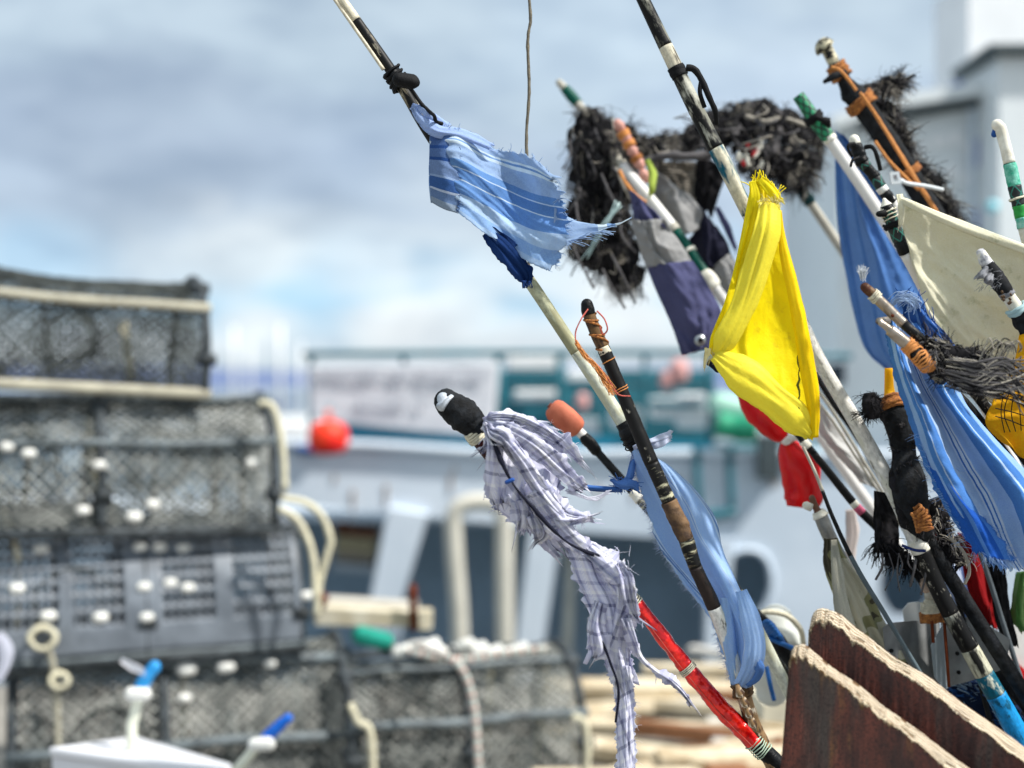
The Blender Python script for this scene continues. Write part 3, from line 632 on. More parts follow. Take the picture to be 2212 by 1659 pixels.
pr = fabric('flecked_rope', (200, 196, 186), [(0, (206, 204, 196)), (.35, (188, 120, 104)), (.5, (206, 204, 196)), (.7, (130, 160, 160)), (.85, (210, 206, 196))], axis='y', tr=0)
mb = MB(); mb.tube(S3([(905, 1395, 5.05), (950, 1412, 4.95), (985, 1430, 4.9), (1010, 1470, 4.9), (1025, 1540, 4.9), (1030, 1600, 4.9), (1036, 1700, 4.9)], 8), .013, 8)
mb.uv = [(u, v*22) for u, v in mb.uv]; tag(mb.build('flecked_rope', pr), 'red and grey flecked rope running over the bottom right pot', 'rope')
mb = MB(); mb.tube(S3([(850, 1400, 5.2), (905, 1412, 5.1), (1000, 1425, 5.1), (1080, 1412, 5.1), (1180, 1400, 5.1)], 8), .012, 8)
mb.uv = [(u, v*22) for u, v in mb.uv]; tag(mb.build('flecked_rope', pr), 'flecked rope lying along the top of the bottom right pot', 'rope')
# rubble of ropes and floats on the right pot
for k in range(16):
    x = random.uniform(840, 1120); y = 1408+random.uniform(-14, 10); c = P(x, y, 5.3+rnd(.15))
    tag(MB().tube([c, c+Vector((.03, rnd(.02), .01))], random.uniform(.014, .028), 10, roundstart=True, roundend=True, lump=.15).build('cork_float', rope_w), 'small white cork float heaped on the bottom right pot', 'float', 'small floats heaped on the bottom right pot')
tag(MB().tube([P(780, 1372, 5.2), P(830, 1384, 5.2)], .035, 12, roundstart=True, roundend=True, lump=.2).build('rag_bundle', plain('sea_green_cloth', (20, 150, 130), .8)), 'small sea-green bundle of net under the timber beam', 'bundle')
# timber beam
bt = thing('timber_beam', 'pale squared timber with rusty bolts lying behind the shell pot', 'beam', P(800, 1360, 5.5))
wood = plain('bleached_wood', (226, 220, 200), .85, 0, .2, 8, .3, rgb2=(190, 178, 150)); rust = plain('rust', (112, 52, 26), .9, 0, .4, 40, .4)
MB().plate([poly([(678, 1312), (930, 1326), (930, 1356), (678, 1350)], 5.4)], (0, .14, 0)).build('beam', wood, bt, smooth=False, bevel=.006)
MB().plate([poly([(700, 1296), (900, 1308), (900, 1320), (700, 1308)], 5.5)], (0, .14, 0)).build('plank', plain('grey_wood', (190, 186, 176), .85, 0, .2, 10, .3), bt, smooth=False, bevel=.004)
MB().tube([P(891, 1270, 5.38), P(894, 1362, 5.38)], .016, 10, roundstart=True).build('bolt', rust, bt)
MB().tube([P(697, 1292, 5.38), P(690, 1312, 5.38)], .022, 10, roundstart=True, lump=.2).build('bolt', rust, bt)
MB().plate([poly([(904, 1318), (932, 1320), (932, 1362), (904, 1362)], 5.36)], (0, .05, 0)).build('end_block', wood, bt, smooth=False, bevel=.004)
# crate of driftwood behind
for k, (x0, y0, x1, y1, c_) in enumerate([(722, 1140, 810, 1152, (176, 120, 92)), (724, 1158, 808, 1188, (206, 188, 150)), (722, 1192, 806, 1206, (196, 180, 160)), (720, 1216, 806, 1232, (200, 206, 212)), (726, 1112, 742, 1145, (150, 96, 72))]):
    labs = ['brown plank end topmost of the boards stowed on the boat', 'broad sand-coloured board stowed on the boat deck', 'thin tan board below the broad sand-coloured one', 'grey-white board at the bottom of the stowed boards', 'short upright brown offcut leaning on the stowed boards']
    tag(block([(x0, y0), (x1, y0+8), (x1, y1+8), (x0, y1)], 10.6, .4).build('stowed_board', plain('board_paint', c_, .8), smooth=False), labs[k], 'board', 'boards stowed on the boat')
# white box and blue-tipped tools, lower left
wb = thing('white_box', 'white fish box with a flat lid at the foot of the pots', 'box', (xx(290, 3.9), 4.15, 0))
wmat = plain('white_box_plastic', (222, 224, 230), .5, 0, .05, 6, .05)
MB().plate([[P(105, 1614, 3.9), P(478, 1668, 3.7), P(500, 1650, 4.2), P(290, 1590, 4.5)]], (0, 0, -.025)).build('lid', wmat, wb, smooth=False, bevel=.006)
a, b = P(108, 1622, 3.9), P(474, 1674, 3.7); z0 = .02
k_ = P(290, 1625, 4.1); MB().plate([[q.lerp(k_, .04)+Vector((0, 0, -.027)) for q in (P(105, 1614, 3.9), P(478, 1668, 3.7), P(500, 1650, 4.2), P(290, 1590, 4.5))]], (0, 0, -.33)).build('body', wmat, wb, smooth=False)
wd = plain('pale_handle', (222, 224, 206), .6, 0, .12, 15, .1); blc = plain('blue_sleeve', (40, 150, 220), .5, 0, .2, 20, .2); blc2 = plain('deep_blue_sleeve', (0, 96, 200), .5, 0, .2, 20, .2)
for lab, pa, wr_, mt in (('pale marker stick with a light blue plastic tip and a white rag', [(284, 1600, 4.1, 24), (290, 1550, 4.1, 23), (302, 1490, 4.1, 22)], [(302, 1495, 4.1, 34), (314, 1468, 4.1, 30), (334, 1440, 4.1, 26)], blc), ('pale marker stick leaning right with a deep blue plastic tip', [(470, 1720, 4.0, 24), (515, 1660, 4.0, 23), (565, 1600, 4.0, 22)], [(568, 1604, 4.0, 28), (592, 1578, 4.0, 26), (622, 1552, 4.0, 22)], blc2)):
    t = thing('marker_stick', lab, 'marker stick', P(*pa[0][:3]), 'blue-tipped sticks by the white box'); pts, r = pathbody([(pa[0][0]-(6 if mt is blc else 260), 2010, 4.1, 24)]+pa); MB().tube(pts, r, 12).build('shaft', wd, t)
    pts, r = pathbody(wr_); MB().tube(pts, r, 12, lump=.15, roundend=True).build('sleeve', mt, t); c = P(*wr_[0][:3]); MB().tube([c+Vector((-.02, -.02, 0)), c+Vector((.02, -.02, 0))], .019, 10, roundstart=True, roundend=True, lump=.25).build('knot', rope_w, t)
mb = MB(); ribbon(mb, [(262, 1425, 4.08, 12), (288, 1440, 4.08, 16), (312, 1452, 4.08, 10)], 0, 6, 5); tag(mb.build('white_rag', fabric('white_rag_cloth', (230, 230, 236))), 'scrap of white rag on the light blue stick tip', 'rag')
mb = MB(); ribbon(mb, [(-6, 1370, 4.4, 26), (12, 1400, 4.4, 30), (8, 1440, 4.4, 24), (-6, 1470, 4.4, 20)], .3, 6, 6); tag(mb.build('white_rag', fabric('white_rag_cloth', (232, 234, 250))), 'white rag hanging at the left beside the pots', 'rag')
# pallets / driftwood on the quay
pm = [plain('bleached_plank', (220, 208, 182), .9, 0, .15, 6, .3, rgb2=(176, 158, 128)), plain('brown_plank', (146, 100, 68), .9, 0, .3, 8, .3), plain('grey_plank', (206, 204, 198), .9, 0, .15, 8, .3)]
labs = ['bleached plank lying topmost at the back of the timber pile', 'long bleached plank on the timber pile', 'grey plank across the timber pile', 'pale plank in the middle of the timber pile', 'brown rusty plank lying slantwise on the timber pile', 'wide bleached plank low on the timber pile', 'pale plank at the front of the timber pile', 'lowest grey plank of the timber pile', 'short brown plank behind the timber pile', 'thin pale batten at the right of the timber pile', 'cream batten on the left of the timber pile', 'pale board under the slanting brown plank']
for k in range(34):
    f = k/33; y = 6.9-f*1.7; z = .03+.15*(1-f)*random.uniform(.6, 1.1); x = (1106+0)*0+random.uniform(.55, 2.0)*(1-.12*f)
    mt = pm[1] if k in (5, 12, 17, 22, 26, 30) else pm[2] if k % 4 == 2 else pm[0]; L_ = random.uniform(.5, 1.3)
    adj = ('wide', 'narrow', 'split', 'bleached', 'short', 'long')[k % 6]
    tag(MB().box((x, y, z), (L_, random.uniform(.06, .14), random.uniform(.03, .06)), (R(rnd(12)), R(rnd(6)), R(rnd(30)))).build('plank', mt, smooth=False, bevel=.005), 'weathered plank lying in the timber heap on the quay', 'plank', 'timber heap on the quay')
for k in range(3):
    tag(MB().box((.9+k*.6, 6.2, .04), (.12, 1.3, .08), (0, 0, R(rnd(5)))).build('bearer', pm[2], smooth=False, bevel=.01), ['left bearer block under the timber pile', 'middle bearer block under the timber pile', 'right bearer block under the timber pile'][k], 'bearer', 'bearers under the timber pile')
# ================================================================ marker poles, rags and boards in front
blk = plain('black_tape', (8, 9, 10), .4, 0, .5, 40, .8, rgb2=(22, 24, 27), bscale=160)
blkm = plain('black_tape_matt', (12, 13, 15), .75, 0, .5, 60, 1.0, rgb2=(34, 37, 41), bscale=200)
blkcord = plain('black_cord', (18, 19, 22), .7, 0, .3, 100, .5)
chalk = plain('chalk_white', (236, 234, 222), .8, 0, .1, 40, .4, rgb2=(210, 206, 190))
ivory = plain('ivory_string', (220, 214, 190), .8, 0, .3, 120, .3)
orange = plain('orange_twine', (190, 124, 60), .8, 0, .35, 160, .8, rgb2=(120, 70, 34))
orange2 = plain('bright_orange_twine', (214, 142, 76), .75, 0, .25, 160, .4)
pinkt = plain('faded_red_twine', (196, 92, 80), .8, 0, .3, 160, .3)
netgreen_ = peel('green_netting_wrap', (10, 60, 52), (26, 28, 30), .45, 160, .8)
p_bamboo = peel('bamboo_black_paint', (186, 180, 156), (6, 7, 8), .70, 62, .3, third=(110, 102, 84))
p_bamtop = peel('bare_bamboo', (222, 214, 190), (70, 66, 56), .30, 70, .1)
p_pale = peel('pale_painted_cane', (190, 192, 160), (24, 26, 24), .24, 34, .2, third=(150, 148, 116))
p_pale2 = peel('pale_green_cane', (218, 222, 204), (60, 60, 54), .14, 46, .3, third=(190, 190, 164))
p_black = peel('black_paint_chipped', (226, 220, 200), (12, 12, 13), .80, 60, .45)
p_bw = peel('black_paint_worn', (204, 200, 168), (12, 12, 12), .60, 46, 2.2, third=(90, 80, 60), us=.5)
p_brown = peel('brown_cane', (112, 84, 52), (60, 44, 30), .4, 90, .3)
p_bark = peel('flaking_bark', (148, 118, 82), (226, 216, 196), .36, 60, .6, third=(70, 50, 34))
p_dark = peel('dark_cane', (44, 34, 30), (18, 16, 15), .5, 60, .3)
p_white = peel('white_flaking_paint', (236, 234, 226), (104, 104, 98), .30, 60, .35, third=(206, 206, 192))
p_maroon = plain('maroon_pole', (64, 20, 22), .4, 0, .4, 20, .2)
p_flag = peel('pole_black_over_cream', (196, 196, 182), (5, 5, 6), .60, 40, .28, third=(120, 120, 108))
p_flag2 = peel('pole_teal_over_cream', (222, 216, 192), (0, 84, 104), .45, 30, .25, third=(16, 17, 18))
p_teal = peel('teal_paint', (0, 96, 120), (210, 210, 190), .25, 50, .4)
p_blue = peel('blue_paint_chips', (20, 150, 220), (0, 80, 110), .35, 60, .5)
p_wtube = plain('white_plastic_tube', (232, 230, 226), .5, 0, .08, 14, .15)
p_green = plain('green_tape', (0, 84, 70), .45, 0, .25, 30, .3)
p_grey = plain('grey_beige_pole', (188, 184, 170), .6, 0, .2, 25, .2)
PG = 'leaning marker poles'
def pole(name, label, path, cat='pole'): return thing(name, label, cat, P(*path.q[-1][:3]), PG)

# ---- pole with the torn blue flag (long cane, upper left)
a1 = Path([(736, -4, 2.5, 26), (862, 178, 2.5, 30), (925, 284, 2.5, 31), (1050, 475, 2.5, 31), (1142, 605, 2.5, 33), (1240, 752, 2.5, 34), (1345, 912, 2.5, 37), (1372, 962, 2.5, 38), (1480, 1120, 2.58, 34), (1598, 1292, 2.62, 34), (1700, 1486, 2.64, 33)])
r = pole('marker_pole', 'long weathered cane pole carrying the torn blue flag at the upper left', a1)
shaft(r, a1, [(-4, p_bamtop), (44, p_bamboo), (560, p_bamboo), (606, p_pale), (760, p_pale2), (925, p_dark), (1280, p_pale2), (2600, None)])
mb = MB(); pts, rr = a1.sub(-4, 150); mb.tube([p+Vector((-.011, -.012, -.003)) for p in pts], [q*.34 for q in rr], 8, roundstart=True); mb.build('split_cane', p_bamtop, r)
wrap(r, a1, 152, 186, blk, 'cord_knot', 1.5, .35, 70, .012)
c = P(876, 172, 2.44); MB().tube([c+Vector((-.01, 0, 0)), c+Vector((.012, 0, -.004))], .013, 12, roundstart=True, roundend=True, lump=.3).build('cord_knot', blkcord, r)
twine(r, a1, 150, 190, 4, blkcord, .0028, 1.45, 'cord_turns')
MB().tube(S3([(880, 182, 2.44), (893, 200, 2.46), (912, 226, 2.46), (930, 243, 2.45), (938, 250, 2.44), (942, 262, 2.45), (955, 268, 2.46)]), .0033, 8, lump=.2).build('cord', blkcord, r)
wrap(r, a1, 912, 968, blk, 'rubber_sleeve', 1.25, .12, 60, .02, flare=(1.12, 1.3, 1.22, 1.1))
twine(r, a1, 935, 962, 3, blkcord, .0012, 1.3)
# ---- wire whip
w1 = tag(MB().tube(S3([(1140, -30, 2.55), (1146, 40, 2.55), (1140, 90, 2.55), (1143, 200, 2.55), (1137, 300, 2.55), (1142, 420, 2.54), (1142, 606, 2.53)], 8), .0028, 8, lump=.3, lscale=120).build('wire_whip', plain('twisted_wire', (120, 112, 96), .6, .3, .4, 90, .4)), 'thin twisted wire rising from behind the torn blue flag', 'wire')
# ---- torn blue flag
BB = [(0, (174, 201, 234)), (.08, (224, 239, 250)), (.10, (138, 175, 220)), (.12, (224, 239, 250)), (.15, (176, 203, 236)), (.33, (118, 165, 220)), (.42, (210, 229, 248)), (.435, (108, 155, 214)), (.56, (220, 237, 250)), (.575, (122, 169, 226)), (.74, (198, 223, 248)), (.86, (162, 199, 240)), (.95, (188, 215, 244))]
fb = fabric('blue_striped_cotton', (128, 166, 222), BB, axis='y', dark=.2, tr=.45)
FG = 'torn flags and rags on the poles'
fl = thing('torn_flag', 'torn pale blue striped flag blowing right from the cane pole, upper left', 'flag', P(929, 440, 2.5), FG)
mb = MB(); cloth(mb, [[(929, 288, 2.47), (985, 282, 2.46), (1040, 312, 2.5), (1095, 328, 2.52), (1150, 342, 2.5), (1196, 380, 2.47)], [(928, 330, 2.47), (988, 332, 2.45), (1048, 362, 2.5), (1105, 385, 2.53), (1160, 405, 2.49), (1210, 418, 2.45)],
                     [(927, 370, 2.47), (990, 375, 2.45), (1052, 405, 2.49), (1110, 432, 2.52), (1168, 452, 2.47), (1222, 462, 2.44)], [(927, 405, 2.48), (990, 418, 2.45), (1050, 448, 2.48), (1108, 480, 2.5), (1165, 503, 2.46), (1226, 512, 2.45)],
                     [(931, 440, 2.49), (989, 463, 2.46), (1045, 503, 2.47), (1100, 540, 2.48), (1150, 572, 2.46), (1192, 590, 2.46)]], 72, 90, wr=.011, ws=(2.0, 4.2), ang=.38, seed=1, jag={'r': .012, 't': .004, 'b': .002}, fray={'r': 60, 't': 40}, fr=.00028, frl=.012)
mb.build('cloth', fb, fl, solid=.0008)
mb = MB(); cloth(mb, [[(929, 290, 2.462), (958, 288, 2.45), (986, 290, 2.452)], [(928, 365, 2.46), (958, 370, 2.44), (990, 378, 2.448)], [(931, 437, 2.475), (960, 452, 2.45), (990, 462, 2.452)]], 40, 16, wr=.002, ws=(1, 4), seed=3, fray={'r': 60}, frl=.008, fr=.0004, jag={'r': .003})
mb.build('turned_hem', fabric('blue_hem', (92, 124, 176), [(0, (80, 110, 164)), (.16, (46, 84, 150)), (.2, (90, 120, 172)), (.32, (46, 84, 150)), (.36, (120, 146, 190)), (.56, (150, 176, 214)), (.59, (64, 104, 168)), (.75, (196, 210, 232)), (.78, (110, 138, 182)), (.9, (150, 168, 190))], axis='y', tr=.3), fl, solid=.0008)
mb = MB(); ribbon(mb, [(893, 232, 2.475, 22), (903, 252, 2.465, 30), (925, 272, 2.455, 30), (950, 284, 2.45, 22), (1000, 292, 2.46, 30), (1060, 318, 2.49, 22)], .5, 10, 8, .004, 2, .004)
ribbon(mb, [(890, 228, 2.48, 14), (915, 236, 2.46, 22), (935, 256, 2.46, 24), (968, 280, 2.47, 20)], .4, 10, 6, .003, 5, .004); mb.build('gathered_corner', fabric('pale_blue_gather', (176, 200, 240), tr=.4), fl, solid=.0008)
mb = MB(); ribbon(mb, [(1195, 498, 2.455, 96), (1228, 500, 2.46, 60), (1262, 496, 2.47, 32), (1300, 492, 2.48, 9), (1335, 484, 2.5, 4), (1364, 470, 2.51, 2)], .1, 10, 8, .004, 4, .003, tipjag=0); 
for k in range(26): wisp(mb, P(1222+k*3.2, 524-k*1.1, 2.46), Vector((1, rnd(.3), .1+rnd(.3))), .03, .0004, .4, .1, 6)
mb.build('frayed_tail', fb, fl, solid=.0007)
mb = MB(); ribbon(mb, [(1052, 500, 2.484, 26), (1082, 530, 2.48, 44), (1112, 565, 2.478, 50), (1132, 592, 2.475, 36), (1138, 614, 2.475, 14)], .4, 10, 10, .007, 6, .006)
for k in range(26): wisp(mb, P(1136+rnd(10), 606, 2.46), Vector((rnd(.6), rnd(.3), -1)), .014, .0005, .5, .2, 4)
mb.build('lower_tie', fabric('deep_blue_cloth', (44, 92, 168), [(0, (30, 62, 120)), (.3, (52, 104, 184)), (.6, (36, 74, 140))], tr=.3), fl, solid=.0008)

# ---- black pole with brown neck and black cap (second pole)
a2 = Path([(1267, 655, 2.42, 32), (1276, 690, 2.42, 33), (1303, 752, 2.42, 35), (1340, 838, 2.42, 35), (1400, 982, 2.42, 38), (1446, 1085, 2.42, 38), (1480, 1160, 2.42, 42), (1502, 1225, 2.42, 36), (1545, 1318, 2.43, 38), (1592, 1450, 2.44, 36), (1625, 1560, 2.45, 40), (1668, 1650, 2.45, 40)])
r = pole('marker_pole', 'chipped black pole with a brown neck and round black cap', a2)
shaft(r, a2, [(672, p_brown), (752, p_black), (1000, p_bw), (1085, p_dark), (1165, p_bw), (1225, p_dark), (1312, p_white), (1478, p_bark), (2600, None)], lump=.05)
wrap(r, a2, 658, 680, blk, 'end_cap', 1.05, .05, 60, 0, rs=True, flare=(1.0, 1.15, 1.05)); wrap(r, a2, 750, 764, ivory, 'string_turns', 1.03, .15)
wrap(r, a2, 1083, 1166, plain('old_brown_tape', (118, 90, 60), .7, 0, .5, 40, .8, rgb2=(66, 48, 34)), 'brown_tape', 1.1, .12, 50, .03, flare=(1.12, 1.22, 1.15, .98))
for k in range(4): MB().tube([P(1592+k*9, 1478+k*22, 2.41), P(1600+k*9, 1500+k*22, 2.40), P(1604+k*9, 1512+k*22, 2.41)], [.004, .008, .003], 6, lump=.4).build('bark_flake', p_bark, r)
wrap(r, a2, 1476, 1500, p_brown, 'bark_collar', 1.5, .3, 60, 0)
tw = []
for k in range(60):
    y = 676+k*1.25+8*math.sin(k*.25); q = a2.at(y); rr = q[3]*.58*PX*q[2]; tw.append(P(*q[:3])+Vector((math.cos(k*.5)*rr, math.sin(k*.5)*rr, 0)))
MB().tube(tw, .0019, 6, lump=.3).build('twine', orange, r)
MB().tube(S3([(1270, 668, 2.39), (1255, 690, 2.38), (1243, 720, 2.38), (1248, 752, 2.38), (1268, 772, 2.385), (1292, 790, 2.39), (1318, 826, 2.39), (1336, 852, 2.385), (1362, 856, 2.39)]), .0013, 6, lump=.3).build('loose_twine', pinkt, r)
MB().tube(S3([(1290, 672, 2.39), (1306, 690, 2.38), (1312, 712, 2.38), (1302, 722, 2.39), (1296, 706, 2.385)]), .0014, 6).build('loose_twine', pinkt, r)
mb = MB()
for k in range(34):
    q = [(1244+rnd(3), 740+rnd(6), 2.38+rnd(.006)), (1262+rnd(5), 766+rnd(5), 2.38), (1284+rnd(6), 790+rnd(8), 2.385+rnd(.01)), (1306+rnd(9), 822+rnd(9), 2.39), (1322+rnd(10), 846+rnd(10), 2.385+rnd(.01))]; mb.tube(S3(q, 4), .00055, 3, cap=False)
mb.build('frayed_twine', orange2, r)
twine(r, a2, 836, 846, 2, orange2, .0008, 1.05); twine(r, a2, 776, 782, 1, orange2, .0008, 1.04)

# ---- lower light blue cloth
l2 = fabric('light_blue_cotton', (188, 219, 252), [(0, (188, 219, 252)), (.30, (218, 237, 254)), (.315, (166, 201, 242)), (.33, (218, 237, 254)), (.345, (188, 219, 252)), (.62, (218, 237, 254)), (.65, (128, 167, 216)), (.68, (218, 237, 254)), (.70, (128, 167, 216)), (.72, (218, 237, 254)), (.75, (176, 209, 246))], axis='x', dark=.08, tr=.5, wr=1.0)
t = thing('rolled_cloth', 'long light blue cloth wrapped down behind the chipped black pole', 'cloth', P(1600, 1480, 2.5), FG)
fz = MB(); mb = MB(); cloth(mb, [[(1366, 975, 2.48), (1373, 971, 2.47), (1384, 975, 2.48), (1398, 985, 2.5)], [(1376, 1030, 2.5), (1408, 1012, 2.47), (1440, 1004, 2.47), (1474, 1032, 2.52)], [(1396, 1095, 2.53), (1440, 1090, 2.5), (1492, 1083, 2.47), (1540, 1110, 2.52)], [(1424, 1180, 2.54), (1466, 1175, 2.51), (1512, 1165, 2.46), (1562, 1190, 2.51)],
                     [(1472, 1255, 2.54), (1512, 1250, 2.51), (1552, 1240, 2.45), (1588, 1250, 2.5)], [(1532, 1335, 2.52), (1562, 1330, 2.48), (1592, 1325, 2.43), (1620, 1322, 2.48)], [(1560, 1412, 2.5), (1588, 1415, 2.45), (1618, 1415, 2.42), (1646, 1402, 2.47)], [(1578, 1472, 2.49), (1595, 1483, 2.45), (1618, 1484, 2.43), (1638, 1464, 2.47)]],
                    98, 48, wr=.007, ws=(5, 1.6), ang=.12, seed=8, uvs=(1, 2.2), uvrot=.35, jag={'l': .004}, fray={'l': 700}, frl=.013, fr=.0003, fmb=fz)
mb.build('cloth', l2, t, solid=.001); fz.build('fringe', fabric('pale_fringe', (206, 220, 244), tr=.3), t)
mb = MB(); ribbon(mb, [(1600, 1275, 2.425, 26), (1618, 1330, 2.41, 44), (1630, 1390, 2.405, 50), (1622, 1440, 2.41, 48), (1602, 1482, 2.43, 44)],   .5, 12, 14, .0035, 3, .001, uvw=8, tipjag=0, twist=.2); 
ribbon(mb, [(1565, 1290, 2.44, 18), (1572, 1350, 2.43, 26), (1578, 1410, 2.43, 26), (1588, 1478, 2.44, 22)], .5, 12, 10, .003, 9, .001, uvw=8, tipjag=0)
mb.build('folded_roll', l2, t, solid=.001)
mb = MB(); ribbon(mb, [(1628, 1418, 2.405, 10), (1640, 1440, 2.40, 22), (1632, 1462, 2.41, 24), (1612, 1480, 2.42, 12)], .6, 8, 6, .002, 4, 0, tipjag=0); mb.build('tucked_end', fabric('mid_blue_cotton', (96, 140, 206), tr=.3), t, solid=.001)
mb = MB(); ribbon(mb, [(1368, 968, 2.47, 14), (1400, 955, 2.45, 20), (1428, 946, 2.46, 26), (1450, 938, 2.48, 20)], .5, 8, 6, .005, 2, .004); ribbon(mb, [(1395, 962, 2.46, 12), (1420, 962, 2.45, 18), (1446, 948, 2.47, 14)], .4, 8, 6, .004, 7, .005)
mb.build('loose_corner', fabric('white_blue_scrap', (206, 216, 240), [(0, (214, 222, 244)), (.3, (70, 96, 160)), (.38, (206, 216, 242)), (.7, (120, 150, 214))], tr=.35), t, solid=.001)
mb = MB(); ribbon(mb, [(1370, 978, 2.5, 16), (1364, 1005, 2.49, 16), (1356, 1035, 2.49, 18), (1340, 1050, 2.49, 22)], .5, 8, 6, .004, 3, .003); ribbon(mb, [(1318, 1036, 2.5, 8), (1340, 1046, 2.48, 22), (1365, 1046, 2.48, 20), (1380, 1062, 2.49, 8)], .6, 8, 6, .005, 13, .004)
for k in range(40): wisp(mb, P(1350+rnd(20), 1045+rnd(10), 2.49), Vector((rnd(1), rnd(.4), rnd(1))), .02, .0005, .6, .1)
mb.build('knot', fabric('knot_blue', (110, 150, 212), [(0, (90, 134, 204)), (.5, (156, 184, 228))], tr=.2), t, solid=.001)
tag(MB().tube(S3([(1235, 1049, 2.49), (1290, 1054, 2.49), (1345, 1057, 2.49)]), .004, 8).build('blue_tether', plain('blue_cord', (40, 96, 170), .6)), 'taut blue cord from the checked rag to the blue knot', 'cord')
tag(MB().tube(S3([(1235, 1052, 2.5), (1290, 1059, 2.5), (1345, 1061, 2.5)]), .0025, 8).build('blue_tether', plain('blue_cord', (30, 80, 150), .6)), 'thinner second blue cord just under the taut one', 'cord')

# ---- stick with taped tip, red tube
a3 = Path([(990, 890, 2.4, 40), (1026, 936, 2.4, 44), (1090, 1020, 2.42, 40), (1180, 1120, 2.43, 40), (1250, 1190, 2.44, 38), (1372, 1302, 2.45, 34), (1480, 1438, 2.45, 38), (1560, 1532, 2.45, 42), (1640, 1612, 2.45, 46), (1712, 1690, 2.45, 46)])
r = pole('marker_pole', 'leaning stick with a fat black taped tip, checked rag and red reflective sleeve', a3)
shaft(r, a3, [(930, p_maroon), (1290, p_dark), (1600, blk), (2600, None)])
pts, rr = pathbody([(966, 868, 2.4, 58), (985, 884, 2.4, 68), (1005, 900, 2.4, 76), (1024, 916, 2.4, 64)], 12); tt_ = MB().tube(pts, rr, 32, lump=.14, lscale=48, spiral=.05, roundstart=True, roundend=True).build('taped_tip', blkm, r)
pts, rr = pathbody([(958, 862, 2.388, 30), (962, 868, 2.388, 46), (970, 874, 2.386, 38)], 8); MB().tube(pts, rr, 18, lump=.25, lscale=60, roundstart=True).build('tip_patch', plain('silver_tape', (196, 204, 214), .45, .2, .25, 60, .6), tt_)
twine(r, a3, 928, 950, 5, ivory, .0024, 1.0, 'string_wrap'); twine(r, a3, 932, 946, 3, ivory, .0022, 1.08, 'string_wrap')
redm = MT('red_reflective_film'); v = redm.mapping('UV'); n_ = redm.noise(v, 55, 4, .5); f_ = redm.ramp(n_, [(.45, 0.0), (.55, 1.0)])
redm.put('Base Color', redm.mix(f_, lin((206, 0, 6)), lin((255, 34, 16)))); redm.put('Roughness', .22); redm.put('Metallic', .35); redm.put('Coat Weight', .6); redm.put('Coat Roughness', .12)
redm.bump(redm.noise(v, 38, 4, .5), 1.0, .006)
wrap(r, a3, 1304, 1440, redm.m, 'reflective_sleeve', 1.12, .16, 42, .09, 24); wrap(r, a3, 1448, 1604, redm.m, 'reflective_sleeve', 1.12, .16, 42, .09, 24)
twine(r, a3, 1438, 1450, 4, ivory, .0011, 1.12); twine(r, a3, 1598, 1625, 6, plain('pale_green_line', (190, 214, 190), .6), .0011, 1.12, loose=.4); twine(r, a3, 1290, 1306, 4, ivory, .0012, 1.1)
pts, rr = a3.sub(1330, 1436); mb = MB(); mb.tube([p+Vector((-.004, -q*1.1, -q*.45)) for p, q in zip(pts, rr)], .0007, 5); pts, rr = a3.sub(1452, 1600); mb.tube([p+Vector((-.004, -q*1.1, -q*.45)) for p, q in zip(pts, rr)], .0007, 5); mb.build('sewn_line', pinkt, r)
# ---- checked rag
CK = [(0, (232, 233, 248)), (.14, (170, 172, 204)), (.22, (232, 233, 248)), (.36, (250, 250, 254)), (.44, (206, 207, 230)), (.5, (234, 235, 249)), (.64, (120, 124, 160)), (.70, (232, 233, 248)), (.86, (252, 252, 254)), (.92, (214, 215, 235))]
ck = MT('checked_shirt_cloth'); sx = ck.n.new('ShaderNodeSeparateXYZ'); ck.l.new(ck.mapping('UV', (11, 11, 1), rot=(0, 0, .3)), sx.inputs[0])
ca = ck.ramp(ck.math('FRACT', sx.outputs['X']), [(p, lin(c)) for p, c in CK], 'CONSTANT'); cb = ck.ramp(ck.math('FRACT', sx.outputs['Y']), [(p, lin(c)) for p, c in CK], 'CONSTANT')
col = ck.mix(.5, ca, cb); tw_ = ck.math('FRACT', ck.math('MULTIPLY', ck.math('ADD', sx.outputs['X'], sx.outputs['Y']), 14)); msk = ck.ramp(ck.math('FRACT', sx.outputs['X']), [(0, 0.0), (.3, .7), (.36, 0.0), (.8, .6), (.86, 0.0)], 'CONSTANT')
col = ck.mix(ck.math('MULTIPLY', msk, ck.math('GREATER_THAN', tw_, .5)), col, lin((248, 248, 252))); ck.put('Base Color', col); ck.put('Roughness', .9); ck.bump(ck.noise(ck.mapping('Object'), 70, 5), .5, .003); ck.translucent(col, .42); ckm = ck.m
t = thing('checked_rag', 'grey and white checked shirt rag shredded down the taped stick', 'rag', P(1350, 1640, 2.45), FG)
